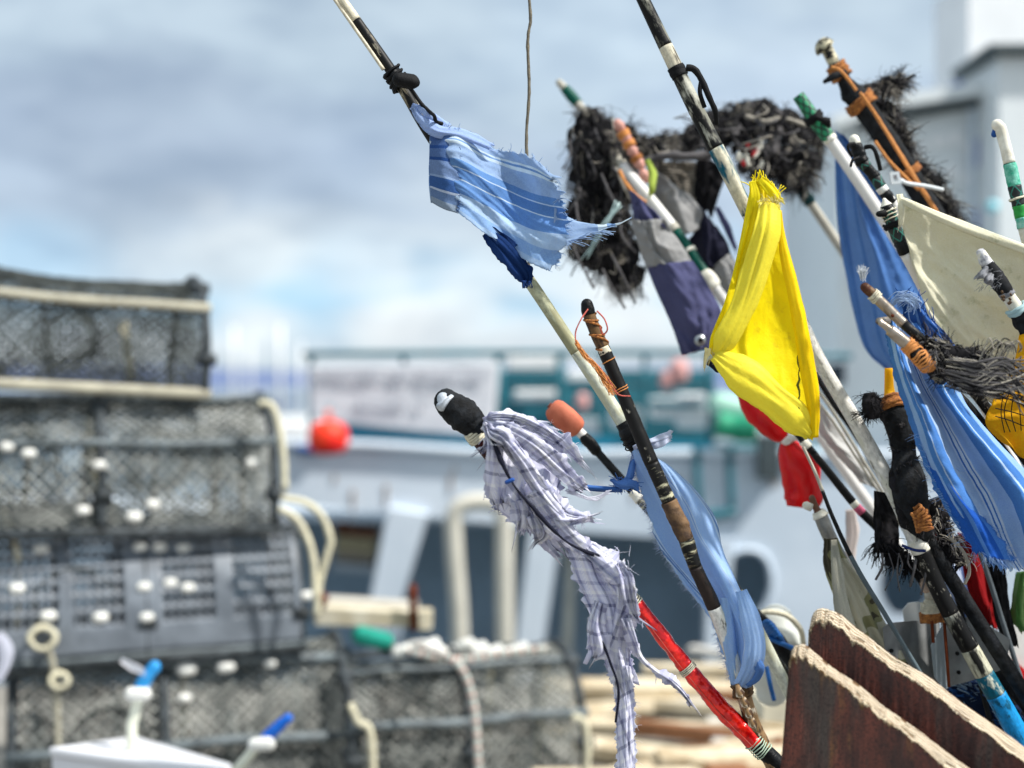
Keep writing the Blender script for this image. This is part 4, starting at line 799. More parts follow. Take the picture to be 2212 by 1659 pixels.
RS = [([[(1048, 902, 2.4), (1066, 894, 2.39), (1096, 892, 2.4), (1136, 896, 2.41)], [(1060, 955, 2.39), (1096, 958, 2.38), (1150, 950, 2.4), (1206, 932, 2.42)], [(1054, 1030, 2.39), (1112, 1030, 2.375), (1186, 1015, 2.4), (1222, 1000, 2.43)], [(1066, 1092, 2.4), (1122, 1098, 2.385), (1174, 1085, 2.41), (1212, 1060, 2.43)], [(1118, 1138, 2.41), (1156, 1152, 2.4), (1196, 1146, 2.41), (1232, 1122, 2.42)]], .010, .14, .12, {'b': .02, 'r': .012, 'l': .010}),
      ([[(1186, 1136, 2.42), (1222, 1144, 2.4), (1262, 1172, 2.41)], [(1222, 1194, 2.415), (1262, 1196, 2.39), (1306, 1214, 2.4)], [(1240, 1248, 2.41), (1284, 1250, 2.38), (1326, 1250, 2.39)], [(1264, 1305, 2.41), (1312, 1302, 2.375), (1364, 1300, 2.39)], [(1286, 1370, 2.41), (1326, 1368, 2.38), (1368, 1362, 2.395)], [(1302, 1425, 2.41), (1336, 1425, 2.385), (1364, 1430, 2.4)], [(1322, 1478, 2.41), (1346, 1476, 2.39), (1366, 1488, 2.4)]], .011, .10, .30, {'l': .007, 'r': .008, 'b': .012}),
      ([[(1318, 1440, 2.4), (1342, 1436, 2.385), (1366, 1440, 2.395)], [(1328, 1520, 2.4), (1350, 1520, 2.385), (1370, 1520, 2.395)], [(1330, 1600, 2.4), (1352, 1600, 2.38), (1372, 1600, 2.395)], [(1334, 1700, 2.4), (1354, 1700, 2.385), (1376, 1700, 2.395)]], .009, .05, .22, {'l': .005, 'r': .005})]
thr = MB()
for k, (G_, wr_, uu, vv, jg) in enumerate(RS):
    mb = MB(); cloth(mb, G_, 80, 60 if k == 0 else 40, wr=wr_, ws=(4.5, 1.3) if k else (3.2, 2.2), ang=(.5, -.25, 0)[k], seed=81+k*3, uvs=(uu, vv), uvrot=(.6, -.35, .1)[k], jag=jg, fray={'b': 50, 'l': 30, 'r': 40}, frl=.012, fr=.0003, fmb=thr); mb.build('torn_sheet', ckm, t, solid=.0007)
RB = [[(1044, 908, 2.38, 20), (1071, 900, 2.36, 30), (1120, 905, 2.37, 36), (1180, 935, 2.39, 40), (1225, 965, 2.41, 34), (1258, 1002, 2.42, 18)],
      [(1044, 912, 2.37, 22), (1090, 925, 2.345, 40), (1150, 960, 2.36, 52), (1205, 1010, 2.39, 56), (1240, 1040, 2.41, 52), (1262, 1058, 2.43, 34)],
      [(1046, 915, 2.36, 22), (1085, 945, 2.335, 44), (1130, 1000, 2.35, 56), (1170, 1060, 2.37, 58), (1215, 1110, 2.39, 42), (1262, 1120, 2.4, 16)],
      [(1048, 918, 2.36, 20), (1072, 950, 2.34, 34), (1090, 1000, 2.34, 60), (1105, 1050, 2.35, 74), (1130, 1095, 2.37, 60), (1140, 1130, 2.38, 30)],
      [(1050, 925, 2.36, 18), (1062, 960, 2.345, 24), (1064, 1000, 2.35, 36), (1068, 1050, 2.36, 44), (1078, 1092, 2.37, 30)],
      [(1052, 915, 2.35, 16), (1060, 935, 2.33, 40), (1085, 950, 2.325, 46), (1100, 975, 2.34, 20)],
      [(1045, 925, 2.36, 10), (1058, 945, 2.35, 18), (1050, 965, 2.35, 20), (1036, 975, 2.36, 10)],
      [(1048, 922, 2.36, 12), (1066, 950, 2.34, 16), (1068, 968, 2.345, 16), (1056, 984, 2.35, 8)],
      [(1150, 1060, 2.37, 50), (1190, 1110, 2.38, 60), (1235, 1160, 2.39, 46), (1270, 1190, 2.40, 36), (1318, 1210, 2.41, 16)],
      [(1110, 1060, 2.375, 50), (1140, 1110, 2.385, 50), (1175, 1150, 2.4, 46), (1210, 1190, 2.41, 40)],
      [(1120, 1080, 2.38, 40), (1128, 1120, 2.385, 38), (1122, 1148, 2.39, 18)], [(1150, 1110, 2.385, 40), (1168, 1150, 2.39, 40), (1156, 1168, 2.4, 14)], [(1190, 1130, 2.38, 30), (1232, 1128, 2.38, 22), (1276, 1114, 2.39, 6)],
      [(1195, 1160, 2.40, 56), (1232, 1220, 2.395, 66), (1262, 1280, 2.39, 64), (1292, 1340, 2.385, 66), (1316, 1400, 2.385, 60), (1332, 1450, 2.39, 48)],
      [(1270, 1185, 2.385, 40), (1310, 1220, 2.37, 50), (1345, 1250, 2.365, 46), (1350, 1300, 2.37, 44), (1340, 1360, 2.38, 52), (1340, 1420, 2.39, 52), (1348, 1480, 2.395, 40)],
      [(1335, 1215, 2.36, 22), (1352, 1245, 2.345, 34), (1360, 1290, 2.35, 30), (1372, 1330, 2.36, 18), (1388, 1342, 2.37, 5)],
      [(1295, 1300, 2.37, 20), (1284, 1350, 2.365, 40), (1292, 1400, 2.37, 44), (1282, 1420, 2.375, 14)],
      [(1310, 1380, 2.38, 60), (1330, 1450, 2.385, 50), (1344, 1530, 2.39, 48), (1350, 1600, 2.39, 50), (1356, 1700, 2.39, 50)],
      [(1322, 1440, 2.375, 30), (1338, 1520, 2.372, 26), (1346, 1600, 2.375, 28), (1348, 1710, 2.38, 26)],
      [(1350, 1330, 2.36, 26), (1366, 1375, 2.36, 18), (1384, 1420, 2.37, 12), (1412, 1446, 2.38, 11), (1445, 1468, 2.39, 14), (1470, 1490, 2.4, 13), (1496, 1524, 2.41, 5)]]
for k, q in enumerate(RB):
    if k in (13, 17, 18, 3): continue
    mb = MB(); rows = ribbon(mb, [(x, y, d, w_*(.8 if k < 3 else .95)) for x, y, d, w_ in q], .12+.22*((k*7) % 3), 12, 14, .012, k*3.7, .010, tipjag=.03, twist=(k % 3-1)*.4, v0=k*.013, u0=k*.017)
    for e_ in range(9):
        i = random.randrange(4, len(rows)); s_ = random.choice((0, -1)); wisp(mb, rows[i][s_], Vector((rnd(1), rnd(.4), rnd(1)-.3)), .012, .0004, .6, .2, 4)
    mb.build('torn_strip', ckm, t, solid=.0007)
pip = plain('navy_piping', (24, 26, 44), .7, 0, .3, 80, .4)
MB().tube(S3([(1062, 946, 2.325), (1085, 1000, 2.32), (1110, 1048, 2.325), (1150, 1096, 2.33), (1200, 1150, 2.345), (1240, 1180, 2.36), (1300, 1204, 2.365), (1322, 1212, 2.37)]), [.003+.0012*math.sin(k*.3) for k in range(57)], 8, lump=.3).build('piping', pip, t)
MB().tube(S3([(1300, 1385, 2.36), (1318, 1430, 2.36), (1336, 1490, 2.365), (1330, 1560, 2.37)]), .0022, 8, lump=.3).build('piping', pip, t)
MB().tube([P(1094, 1042, 2.32), P(1108, 1036, 2.318)], .003, 8, lump=.3, roundstart=True, roundend=True).build('blue_knot', plain('blue_scrap', (30, 80, 160), .7), t)
mb = MB()
for k in range(8): mb.tube(S3([(1225+rnd(6), 1060+rnd(6), 2.41), (1262, 1074+rnd(5), 2.41), (1290, 1076+rnd(6), 2.42), (1316+rnd(6), 1062+rnd(4), 2.42)], 6), .0008, 4, cap=False)
for k in range(30): wisp(mb, P(1345+rnd(20), 1240+rnd(60), 2.35), Vector((rnd(1), -.2, rnd(1))), .02, .0005, .7, .2)
mb.v += []; thr.build('frayed_threads', fabric('white_thread2', (240, 240, 248), tr=.2), t); mb.build('loose_threads', fabric('white_thread', (226, 226, 240), tr=.2), t)
tag(MB().tube([P(1327, 1196, 2.5), P(1332, 1206, 2.5), P(1326, 1222, 2.5)], .006, 10, roundstart=True, lump=.2).build('white_toggle', chalk), 'small round white toggle above the shredded checked rag', 'toggle')

# ---- orange float stick
a4 = Path([(1222, 905, 2.72, 16), (1262, 944, 2.72, 20), (1340, 1032, 2.72, 22), (1400, 1098, 2.7, 28), (1480, 1190, 2.7, 26), (1640, 1380, 2.72, 26)])
r = pole('marker_pole', 'thin black stick topped with a pinkish-orange barrel float', a4)
shaft(r, a4, [(930, blkm), (1040, blkm), (1080, p_bw), (2600, None)]); wrap(r, a4, 946, 972, blk, 'tape_lump', 1.5, .2, 60, .02, rs=True, re=True); wrap(r, a4, 930, 946, p_wtube, 'collar', 1.3, .05); wrap(r, a4, 1062, 1080, chalk, 'white_ring', 1.15, .1)
fo = plain('orange_float', (200, 112, 84), .75, 0, .12, 30, .35, rgb2=(178, 88, 64)); a, b = P(1189, 877, 2.72), P(1252, 931, 2.72)
fl_ = MB().tube([a+(b-a)*q for q in (0, .05, .16, .32, .5, .68, .84, .95, 1)], [.013, .0185, .0225, .0235, .024, .0235, .0225, .0185, .012], 28, lump=.03).build('float', fo, r)
d_ = (a-b).normalized(); MB().tube([a+d_*.004, a-d_*.02], .006, 10).build('bore', plain('bore_dark', (120, 60, 44), .8), fl_)

# ---- tall pole at centre top, the white flaking continuation, yellow cloth
a5 = Path([(1385, -10, 2.55, 34), (1440, 105, 2.55, 38), (1505, 240, 2.55, 42), (1570, 365, 2.55, 42), (1612, 452, 2.56, 38), (1700, 630, 2.62, 36), (1770, 778, 2.62, 37), (1850, 915, 2.62, 39), (1930, 1062, 2.6, 42), (1985, 1180, 2.6, 46), (2035, 1290, 2.6, 46), (2100, 1410, 2.6, 50), (2190, 1570, 2.6, 56), (2230, 1650, 2.6, 58)])
r = pole('marker_pole', 'tall black-and-cream flaking pole behind the yellow cloth, white lower down', a5)
shaft(r, a5, [(-10, p_flag), (100, p_bamtop), (150, p_flag), (320, p_flag2), (460, p_white), (1190, p_black), (1325, p_flag), (1400, peel('cream_grey_streaks', (206, 204, 180), (30, 30, 28), .34, 40, .18)), (1455, p_teal), (1500, p_blue), (2600, None)], seg=20)
wrap(r, a5, 144, 166, blkcord, 'collar', 1.14, .08, 60, .012)
MB().tube(S3([(1482, 146, 2.5), (1500, 150, 2.5), (1515, 172, 2.5), (1530, 205, 2.5), (1545, 240, 2.505), (1548, 268, 2.52)]), [.0065-.00005*k for k in range(41)], 8, lump=.15).build('cord_loop', blkcord, r)
MB().tube(S3([(1515, 172, 2.5), (1512, 200, 2.5), (1522, 232, 2.51)]), .004, 8).build('cord_loop', blkcord, r)
wrap(r, a5, 1165, 1192, chalk, 'tape_end', 1.12, .1, 50, 0, flare=(1.0, 1.15, 1.05)); MB().tube(S3([(1948, 1178, 2.55), (1975, 1188, 2.545), (1998, 1190, 2.56)]), .003, 6).build('blue_line', plain('navy_line', (30, 50, 110), .6), r)
yl = plain('x', (255, 255, 255)); bpy.data.materials.remove(yl)
yel = fabric('yellow_rubberised_cloth', (255, 240, 20), None, dark=.08, tr=.38, rough=.55, grain=240, stain=(206, 186, 40), wr=.6)
yel2 = fabric('sunlit_yellow_cloth', (253, 240, 72), None, dark=.08, tr=.3, rough=.55, grain=240, wr=.6)  # paler yellow for the left fold: sunlit look put into its colour
t = thing('yellow_cloth', 'bright yellow folded cloth tied at the top, hanging in a bell shape', 'cloth', P(1755, 955, 2.45), FG)
mb = MB(); cloth(mb, [[(1622, 402, 2.46), (1638, 392, 2.45), (1656, 400, 2.45), (1680, 430, 2.46)], [(1606, 480, 2.46), (1635, 480, 2.44), (1660, 482, 2.43), (1682, 478, 2.45)], [(1590, 560, 2.46), (1625, 562, 2.44), (1662, 560, 2.45), (1700, 560, 2.46)], [(1566, 650, 2.44), (1620, 650, 2.45), (1675, 650, 2.48), (1728, 655, 2.47)],
                     [(1533, 738, 2.43), (1600, 745, 2.45), (1680, 748, 2.48), (1746, 760, 2.46)], [(1548, 782, 2.43), (1612, 835, 2.43), (1688, 862, 2.45), (1766, 880, 2.44)], [(1640, 866, 2.44), (1680, 896, 2.43), (1722, 922, 2.44), (1756, 952, 2.44)]],
                    84, 60, wr=.006, ws=(2.5, 1.3), ang=-.3, seed=12, jag={'t': .006}, fray={'t': 40})
mb.build('cloth', yel, t, solid=.0015)
mb = MB(); ribbon(mb, [(1662, 440, 2.42, 46), (1655, 500, 2.405, 56), (1632, 580, 2.405, 58), (1602, 665, 2.405, 54), (1566, 735, 2.41, 50), (1548, 768, 2.425, 30)], .55, 12, 14, .0035, 4, .0015, tipjag=.01)
ribbon(mb, [(1545, 765, 2.415, 34), (1600, 808, 2.40, 78), (1660, 856, 2.40, 84), (1715, 902, 2.405, 72), (1752, 940, 2.42, 24)], .3, 12, 14, .004, 7, .003, tipjag=.003)
mb.build('left_fold', yel2, t, solid=.0015)
mb = MB(); ribbon(mb, [(1682, 455, 2.43, 10), (1690, 520, 2.425, 16), (1706, 600, 2.415, 26), (1726, 690, 2.405, 32), (1744, 790, 2.40, 34), (1756, 870, 2.405, 30), (1758, 945, 2.42, 16)], .8, 12, 10, .003, 9, .001, tipjag=0); mb.build('right_fold', fabric('deep_yellow_cloth', (255, 228, 10), dark=.1, tr=.4, rough=.5, wr=.6), t, solid=.0015)
mb = MB(); ribbon(mb, [(1626, 392, 2.44, 16), (1632, 430, 2.43, 26), (1618, 500, 2.435, 24), (1600, 570, 2.44, 20), (1590, 620, 2.45, 8)], .6, 10, 8, .005, 6, .003); ribbon(mb, [(1640, 388, 2.44, 20), (1658, 408, 2.43, 30), (1672, 428, 2.425, 26), (1682, 440, 2.43, 20)], .6, 8, 8, .006, 16, .006, tipjag=.01)
mb.build('gathered_top', yel, t, solid=.0015)
mb = MB(); ribbon(mb, [(1528, 752, 2.42, 16), (1524, 775, 2.42, 14), (1521, 795, 2.425, 6)], .2, 6, 6, .003, 2, .004)
fz = MB()
for k in range(170): wisp((mb, fz)[k % 2], P(*((1545+rnd(20), 770+rnd(10), 2.42), (1666+rnd(24), 434+rnd(5), 2.412))[k % 2]), Vector((rnd(1), -.2, rnd(1))), .012, .0005, .7, .2, 4)
mb.build('frayed_corner', fabric('pale_thread', (240, 228, 170), tr=.2), t); fz.build('frayed_edge', fabric('pale_thread2', (240, 228, 150), tr=.2), t)
mb = MB(); mb.tube([P(1725, 760+k*12, 2.41-.001*k)+Vector((rnd(.002), 0, 0)) for k in range(12)], [.001+.0014*abs(math.sin(k*.8)) for k in range(12)], 6, lump=.4); mb.build('mildew_seam', plain('mildew', (110, 112, 30), .9, 0, .4, 90, .3), t)

# ---- second pole from the left at the top: green band, white tube
a6 = Path([(1206, 176, 3.46, 17), (1232, 205, 3.46, 27), (1258, 238, 3.45, 25), (1300, 298, 3.38, 28), (1348, 362, 3.2, 29), (1452, 490, 3.15, 30), (1530, 602, 3.1, 29), (1566, 652, 3.1, 30), (1700, 840, 3.1, 30)])
r = pole('marker_pole', 'white plastic-tube pole with green tape bands passing the black net bundle', a6)
shaft(r, a6, [(178, p_grey), (360, p_wtube), (500, p_green), (598, p_wtube), (2600, None)], roundstart=True)
wrap(r, a6, 190, 224, p_green, 'green_band', 1.1, .03, spiral=0); wrap(r, a6, 176, 190, p_grey, 'tip', 1.02, .08, spiral=0); wrap(r, a6, 488, 500, p_grey, 'joint', 1.1, .1); wrap(r, a6, 540, 546, chalk, 'stud', 1.25, .1); wrap(r, a6, 598, 612, chalk, 'stud', 1.5, .15, rs=True, re=True)
# ---- black net bundle
net1 = plain('black_net_fibre', (38, 37, 40), 1.0, 0, .4, 60, .4, rgb2=(16, 16, 18)); net2 = plain('grey_net_fibre', (92, 90, 92), .9, 0, .3, 60, .3); net3 = plain('pale_net_fibre', (168, 162, 150), .9, 0, .3, 60, .3)
nb = thing('net_bundle', 'shaggy bundle of old black netting hung between the poles', 'net', P(1380, 630, 3.35))
NP = [([(1262, 246, 3.3, 60), (1290, 300, 3.28, 120), (1300, 370, 3.28, 146), (1300, 440, 3.3, 148), (1300, 510, 3.3, 140), (1338, 570, 3.3, 116), (1372, 618, 3.32, 60)], 1300, .05), ([(1352, 270, 3.35, 40), (1340, 330, 3.34, 70), (1330, 400, 3.34, 80)], 350, .07),
      ([(1372, 320, 3.4, 56), (1430, 318, 3.4, 60), (1500, 300, 3.4, 66), (1580, 272, 3.4, 96), (1640, 258, 3.4, 96), (1710, 276, 3.4, 74), (1785, 300, 3.4, 40)], 1300, .045), ([(1600, 330, 3.38, 70), (1660, 345, 3.38, 80), (1720, 350, 3.38, 84), (1775, 345, 3.38, 44)], 600, .05), ([(1690, 370, 3.36, 50), (1722, 392, 3.36, 34), (1740, 405, 3.36, 14)], 200, .06)]
for k, (q, cnt, ln) in enumerate(NP):
    pts, rr = pathbody(q, 8); MB().tube(pts, [x*.85 for x in rr], 44, lump=.55, lscale=26, squash=.5).build('matted_core', net1, nb)
    mb = MB(); shag(mb, pts, rr, int(cnt*2.2), ln*.85, .0009, .95, .45, .6, 3, (6, 3, 1)); mb.build('loose_strands', [net1, net2, net3], nb)
for k in range(30):
    if k < 16: x, y = 1290+rnd(56), random.uniform(250, 540)
    elif k < 26: x, y = random.uniform(1420, 1770), 262+rnd(26)
    else: x, y = 1690+rnd(70), 330+rnd(20)
    mb = MB(); q = [(x, y, 3.26+rnd(.05), random.uniform(4, 12))]
    for s_ in range(3): q.append((q[-1][0]+rnd(22), q[-1][1]+random.uniform(12, 30)*(1 if k < 26 else .6), q[-1][2]+rnd(.03), random.uniform(2, 10)))
    rows = ribbon(mb, q, .3, 6, 5, .012, k*2.3, .012, tipjag=.03, twist=rnd(1.5)); mb.build('torn_mesh_strip', random.choice((net1, net1, net1, net2)), nb)
mb = MB()
for k in range(90):
    if k < 46: x, y, dx, dy = 1290+rnd(62), random.uniform(240, 560), rnd(26), random.uniform(20, 70)
    elif k < 72: x, y, dx, dy = random.uniform(1390, 1740), 290+rnd(40), random.uniform(20, 70), rnd(22)
    else: x, y, dx, dy = random.uniform(1620, 1760), 330+rnd(24), rnd(30), random.uniform(10, 50)
    if k == 46: mb.build('matted_yarns', [net1, net2, net3], nb); mb = MB()
    mb.cur = random.choice((0, 0, 1, 1, 0, 2)); mb.tube(S3([(x, y, 3.22+rnd(.03)), (x+dx*.5+rnd(12), y+dy*.5+rnd(8), 3.19), (x+dx, y+dy, 3.2), (x+dx+rnd(16), y+dy+rnd(16), 3.24)], 5), random.uniform(.0008, .0024), 5, lump=.3)
mb.build('matted_yarns', [net1, net2, net3], nb)
for k in range(9):
    x, y = 1290+rnd(60), 330+random.uniform(0, 260); mb = MB(); mb.tube(S3([(x, y, 3.18), (x+15+rnd(15), y+40, 3.17), (x+30+rnd(25), y+90+rnd(20), 3.18)]), .003, 6, lump=.2); mb.build('twisted_yarn', random.choice((net2, net3, net2)), nb)
MB().tube(S3([(1395, 350, 3.3), (1440, 336, 3.28), (1500, 338, 3.28), (1560, 322, 3.3)]), .010, 8, lump=.4).build('rope', net2, nb)
MB().tube(S3([(1610, 250, 3.28), (1650, 262, 3.27), (1690, 255, 3.28), (1740, 270, 3.3)]), .005, 8, lump=.3).build('rope', net3, nb)
chk = fabric('grey_mesh_panel', (110, 104, 96), [(0, (30, 30, 32))]+[(k/40+.5/40*(0), (150, 142, 130) if k % 2 else (34, 34, 36)) for k in range(1, 24)], tr=.2, cross=[(k/24, (150, 142, 130) if k % 2 else (30, 30, 32)) for k in range(24)], crossw=.5)
mb = MB(); cloth(mb, [[(1398, 346, 3.36), (1450, 350, 3.35), (1520, 352, 3.36)], [(1412, 390, 3.36), (1460, 395, 3.35), (1520, 400, 3.36)], [(1430, 425, 3.36), (1470, 440, 3.35), (1510, 446, 3.36)]], 30, 30, wr=.01); mb.build('mesh_panel', chk, nb, solid=.001)
mb = MB(); cloth(mb, [[(1505, 345, 3.35), (1535, 345, 3.34), (1568, 380, 3.35)], [(1500, 395, 3.35), (1525, 400, 3.34), (1555, 415, 3.35)], [(1495, 440, 3.36), (1515, 455, 3.35), (1538, 468, 3.36)]], 24, 24, wr=.01, jag={'b': .01}); mb.build('black_cloth', net1, nb, solid=.002)
for k in range(13):
    c = P(1594+k*4.4+rnd(6), 336+rnd(24), 3.2); MB().tube([c+Vector((rnd(.004), 0, -.005)), c+Vector((rnd(.004), 0, .005))], .0048, 10, roundstart=True, roundend=True).build('bead', plain('red_bead', (200, 30, 40), .4) if k % 3 == 1 else chalk, nb)
# pink floats, lime ribbon
pk = plain('pink_float', (206, 150, 136), .6, 0, .15, 30, .2)
t = thing('float_string', 'string of small pink floats lashed with orange twine beside the net', 'floats', P(1390, 390, 3.18))
q_ = [(1338, 272), (1352, 298), (1366, 326), (1380, 352), (1393, 380)]
for x, y in q_:
    c = P(x, y, 3.18); MB().tube([c+Vector((-.004, 0, .006)), c, c+Vector((.004, 0, -.006))], [.010, .0135, .010], 14, roundstart=True, roundend=True).build('float', pk, t)
ap = Path([(x, y, 3.18, 18) for x, y in q_], ground=False); twine(t, ap, 284, 296, 4, orange2, .003, 1.2, 'twine', .3); twine(t, ap, 306, 316, 4, orange2, .003, 1.2, 'twine', .3); twine(t, ap, 338, 346, 3, orange, .003, 1.2, 'twine', .3)
MB().tube(S3([(1338, 368, 3.12), (1350, 392, 3.11), (1372, 420, 3.1), (1396, 438, 3.1)]), .004, 8, lump=.2).build('hanging_twine', orange2, t)
mb = MB(); ribbon(mb, [(1398, 345, 3.12, 10), (1410, 375, 3.12, 15), (1408, 405, 3.12, 15), (1404, 424, 3.13, 10)], .3, 8, 6); tag(mb.build('lime_ribbon', fabric('lime_cloth', (206, 226, 110), tr=.3), solid=.001), 'short lime-green ribbon beside the pink floats', 'ribbon')
mb = MB()
for k in range(6): mb.tube(S3([(1262+rnd(10), 556+rnd(6), 3.1), (1300+rnd(6), 500+rnd(8), 3.08), (1335+rnd(8), 440+rnd(8), 3.08)], 6), .0016, 5)
tag(mb.build('loose_line', plain('pale_monofilament', (170, 196, 196), .4)), 'thin pale fishing lines crossing in front of the net bundle', 'line', None, 'stuff')
# ---- grey and navy overall sleeves
gr = fabric('grey_workwear', (150, 150, 150), dark=.12, tr=.1); nv = fabric('navy_workwear', (78, 80, 116), dark=.25, tr=.08); dn = fabric('dark_navy_workwear', (26, 27, 46), dark=.3, tr=.02)
t = thing('overall_scrap', 'grey and navy overall leg with a steel eyelet hanging left of the yellow cloth', 'cloth', P(1480, 768, 3.05), FG)
def quad(mb, C, seed, **k): cloth(mb, C, 36, 30, wr=k.pop('wr', .012), ws=(3, 2), seed=seed, **k)
mb = MB(); quad(mb, [[(1360, 412, 3.06), (1385, 430, 3.03), (1425, 470, 3.05)], [(1366, 450, 3.06), (1395, 462, 3.03), (1440, 500, 3.05)], [(1370, 485, 3.06), (1405, 485, 3.03), (1436, 482, 3.05)]], 1); mb.build('navy_patch', nv, t, solid=.002)
mb = MB(); quad(mb, [[(1362, 476, 3.05), (1395, 478, 3.02), (1434, 474, 3.04)], [(1378, 530, 3.05), (1418, 530, 3.02), (1466, 522, 3.04)], [(1396, 580, 3.05), (1445, 572, 3.02), (1496, 568, 3.04)]], 2); mb.build('grey_panel', gr, t, solid=.002)
mb = MB(); quad(mb, [[(1397, 576, 3.05), (1445, 569, 3.02), (1496, 565, 3.04)], [(1422, 640, 3.05), (1475, 635, 3.01), (1536, 632, 3.04)], [(1450, 705, 3.05), (1500, 700, 3.01), (1560, 690, 3.04)], [(1472, 770, 3.05), (1498, 762, 3.02), (1538, 752, 3.04)]], 3, ); mb.build('navy_panel', nv, t, solid=.002)
c = P(1513, 735, 2.99); ey = MB().tube([c, c+Vector((0, .012, 0))], .012, 20).build('eyelet', plain('steel_eyelet', (170, 176, 180), .35, .8, .2, 60, .1), t); MB().tube([c+Vector((0, -.003, 0)), c+Vector((0, .004, 0))], .0055, 14).build('eyelet_hole', plain('hole_dark', (20, 20, 24), .9), ey)
t = thing('overall_scrap', 'grey and dark navy overall sleeve curling under the net bundle', 'cloth', P(1540, 600, 3.25), FG)
mb = MB(); quad(mb, [[(1415, 370, 3.28), (1455, 400, 3.24), (1500, 432, 3.26)], [(1412, 425, 3.28), (1460, 445, 3.22), (1518, 460, 3.25)], [(1440, 490, 3.28), (1480, 508, 3.23), (1518, 492, 3.26)]], 4); mb.build('grey_panel', gr, t, solid=.002)
mb = MB(); quad(mb, [[(1508, 440, 3.26), (1530, 470, 3.24), (1548, 492, 3.26)], [(1500, 500, 3.27), (1532, 510, 3.23), (1566, 520, 3.26)], [(1488, 520, 3.28), (1528, 560, 3.24), (1578, 552, 3.26)], [(1505, 560, 3.28), (1530, 585, 3.25), (1560, 566, 3.27)]], 5); mb.build('navy_panel', dn, t, solid=.002)
mb = MB(); quad(mb, [[(1532, 582, 3.27), (1555, 565, 3.24), (1578, 545, 3.26)], [(1545, 610, 3.27), (1570, 600, 3.24), (1592, 580, 3.26)], [(1562, 650, 3.27), (1580, 640, 3.25), (1600, 630, 3.26)]], 6); mb.build('cuff', gr, t, solid=.002)
mb = MB(); ribbon(mb, [(1548, 448, 3.26, 10), (1570, 490, 3.25, 12), (1590, 540, 3.25, 8)], .3, 8, 5); mb.build('lining', nv, t, solid=.002)
mb = MB(); ribbon(mb, [(1528, 782, 2.6, 18), (1550, 790, 2.58, 26), (1572, 800, 2.58, 14)], .2); tag(mb.build('dark_scrap', dn, solid=.002), 'small dark scrap poking out below the yellow cloth', 'rag')

# ---- beige pole under the net, green-tipped white pole, blue flag
a7 = Path([(1712, 378, 3.4, 20), (1735, 415, 3.4, 24), (1806, 520, 3.4, 25), (1900, 660, 3.4, 25), (2000, 810, 3.4, 25)]); r = pole('marker_pole', 'grey-beige cane leaning out from under the net bundle', a7); shaft(r, a7, [(378, p_grey), (2600, None)]); wrap(r, a7, 408, 440, plain('dark_teal_tape', (20, 70, 74), .6), 'teal_tape', 1.3, .3, 60, .02)
gbr = fabric('green_braid', (20, 130, 84), [(k/8, (8, 34, 30) if k % 2 else (24, 146, 92)) for k in range(8)], tr=0)
a8 = Path([(1724, 206, 2.95, 28), (1760, 258, 2.95, 32), (1795, 305, 2.95, 32), (1850, 385, 2.95, 32), (1910, 476, 2.95, 32), (1990, 600, 2.95, 32), (2060, 710, 2.95, 32)])
r = pole('marker_pole', 'white pole with a green braided tip in front of the blue flag', a8); shaft(r, a8, [(206, p_green), (290, p_wtube), (2600, None)])
brd = MT('green_braid_net'); s_ = brd.n.new('ShaderNodeSeparateXYZ'); brd.l.new(brd.mapping('UV', (75, 75, 1), rot=(0, 0, .6)), s_.inputs[0]); ga = brd.math('LESS_THAN', brd.math('FRACT', s_.outputs['X']), .25); s2_ = brd.n.new('ShaderNodeSeparateXYZ'); brd.l.new(brd.mapping('UV', (75, 75, 1), rot=(0, 0, -.6)), s2_.inputs[0]); gb = brd.math('LESS_THAN', brd.math('FRACT', s2_.outputs['X']), .25)
brd.put('Base Color', brd.mix(brd.math('MAXIMUM', ga, gb), lin((20, 138, 92)), lin((6, 34, 32)))); brd.put('Roughness', .5); brd.bump(brd.math('MAXIMUM', ga, gb), .6, .002); brdg = brd.m
dkb = MT('dark_braid_net'); s_ = dkb.n.new('ShaderNodeSeparateXYZ'); dkb.l.new(dkb.mapping('UV', (60, 60, 1), rot=(0, 0, .6)), s_.inputs[0]); ga = dkb.math('LESS_THAN', dkb.math('FRACT', s_.outputs['X']), .14); s2_ = dkb.n.new('ShaderNodeSeparateXYZ'); dkb.l.new(dkb.mapping('UV', (60, 60, 1), rot=(0, 0, -.6)), s2_.inputs[0]); gb = dkb.math('LESS_THAN', dkb.math('FRACT', s2_.outputs['X']), .14)
dkb.put('Base Color', dkb.mix(dkb.math('MAXIMUM', ga, gb), lin((14, 22, 24)), lin((20, 110, 96)))); dkb.put('Roughness', .55); dkb.bump(dkb.math('MAXIMUM', ga, gb), .6, .002); dkbm = dkb.m
wrap(r, a8, 206, 254, brdg, 'braided_tip', 1.14, .03, 60, 0); wrap(r, a8, 258, 300, brdg, 'braided_sleeve', 1.16, .03, 60, 0); twine(r, a8, 250, 260, 3, blkcord, .004, 1.1, 'cord_tie')
c = P(1786, 262, 2.93); MB().tube([P(1760, 252, 2.9), c, P(1792, 276, 2.93)], [.004, .009, .004], 8, lump=.4).build('cord_knot', blkcord, r)
wrap(r, a8, 296, 305, chalk, 'shoulder', 1.2, .15)
B3 = [(0, (102, 149, 212)), (.24, (90, 137, 204)), (.28, (120, 163, 220)), (.45, (94, 141, 206)), (.5, (122, 163, 218)), (.62, (98, 145, 210)), (.86, (90, 137, 202))]
fb3 = fabric('mid_blue_cotton_flag', (90, 130, 196), B3, axis='x', dark=.15, tr=.35)
t = thing('blue_flag', 'plain mid-blue flag hanging behind the green-tipped white pole', 'flag', P(1920, 800, 3.05), FG)
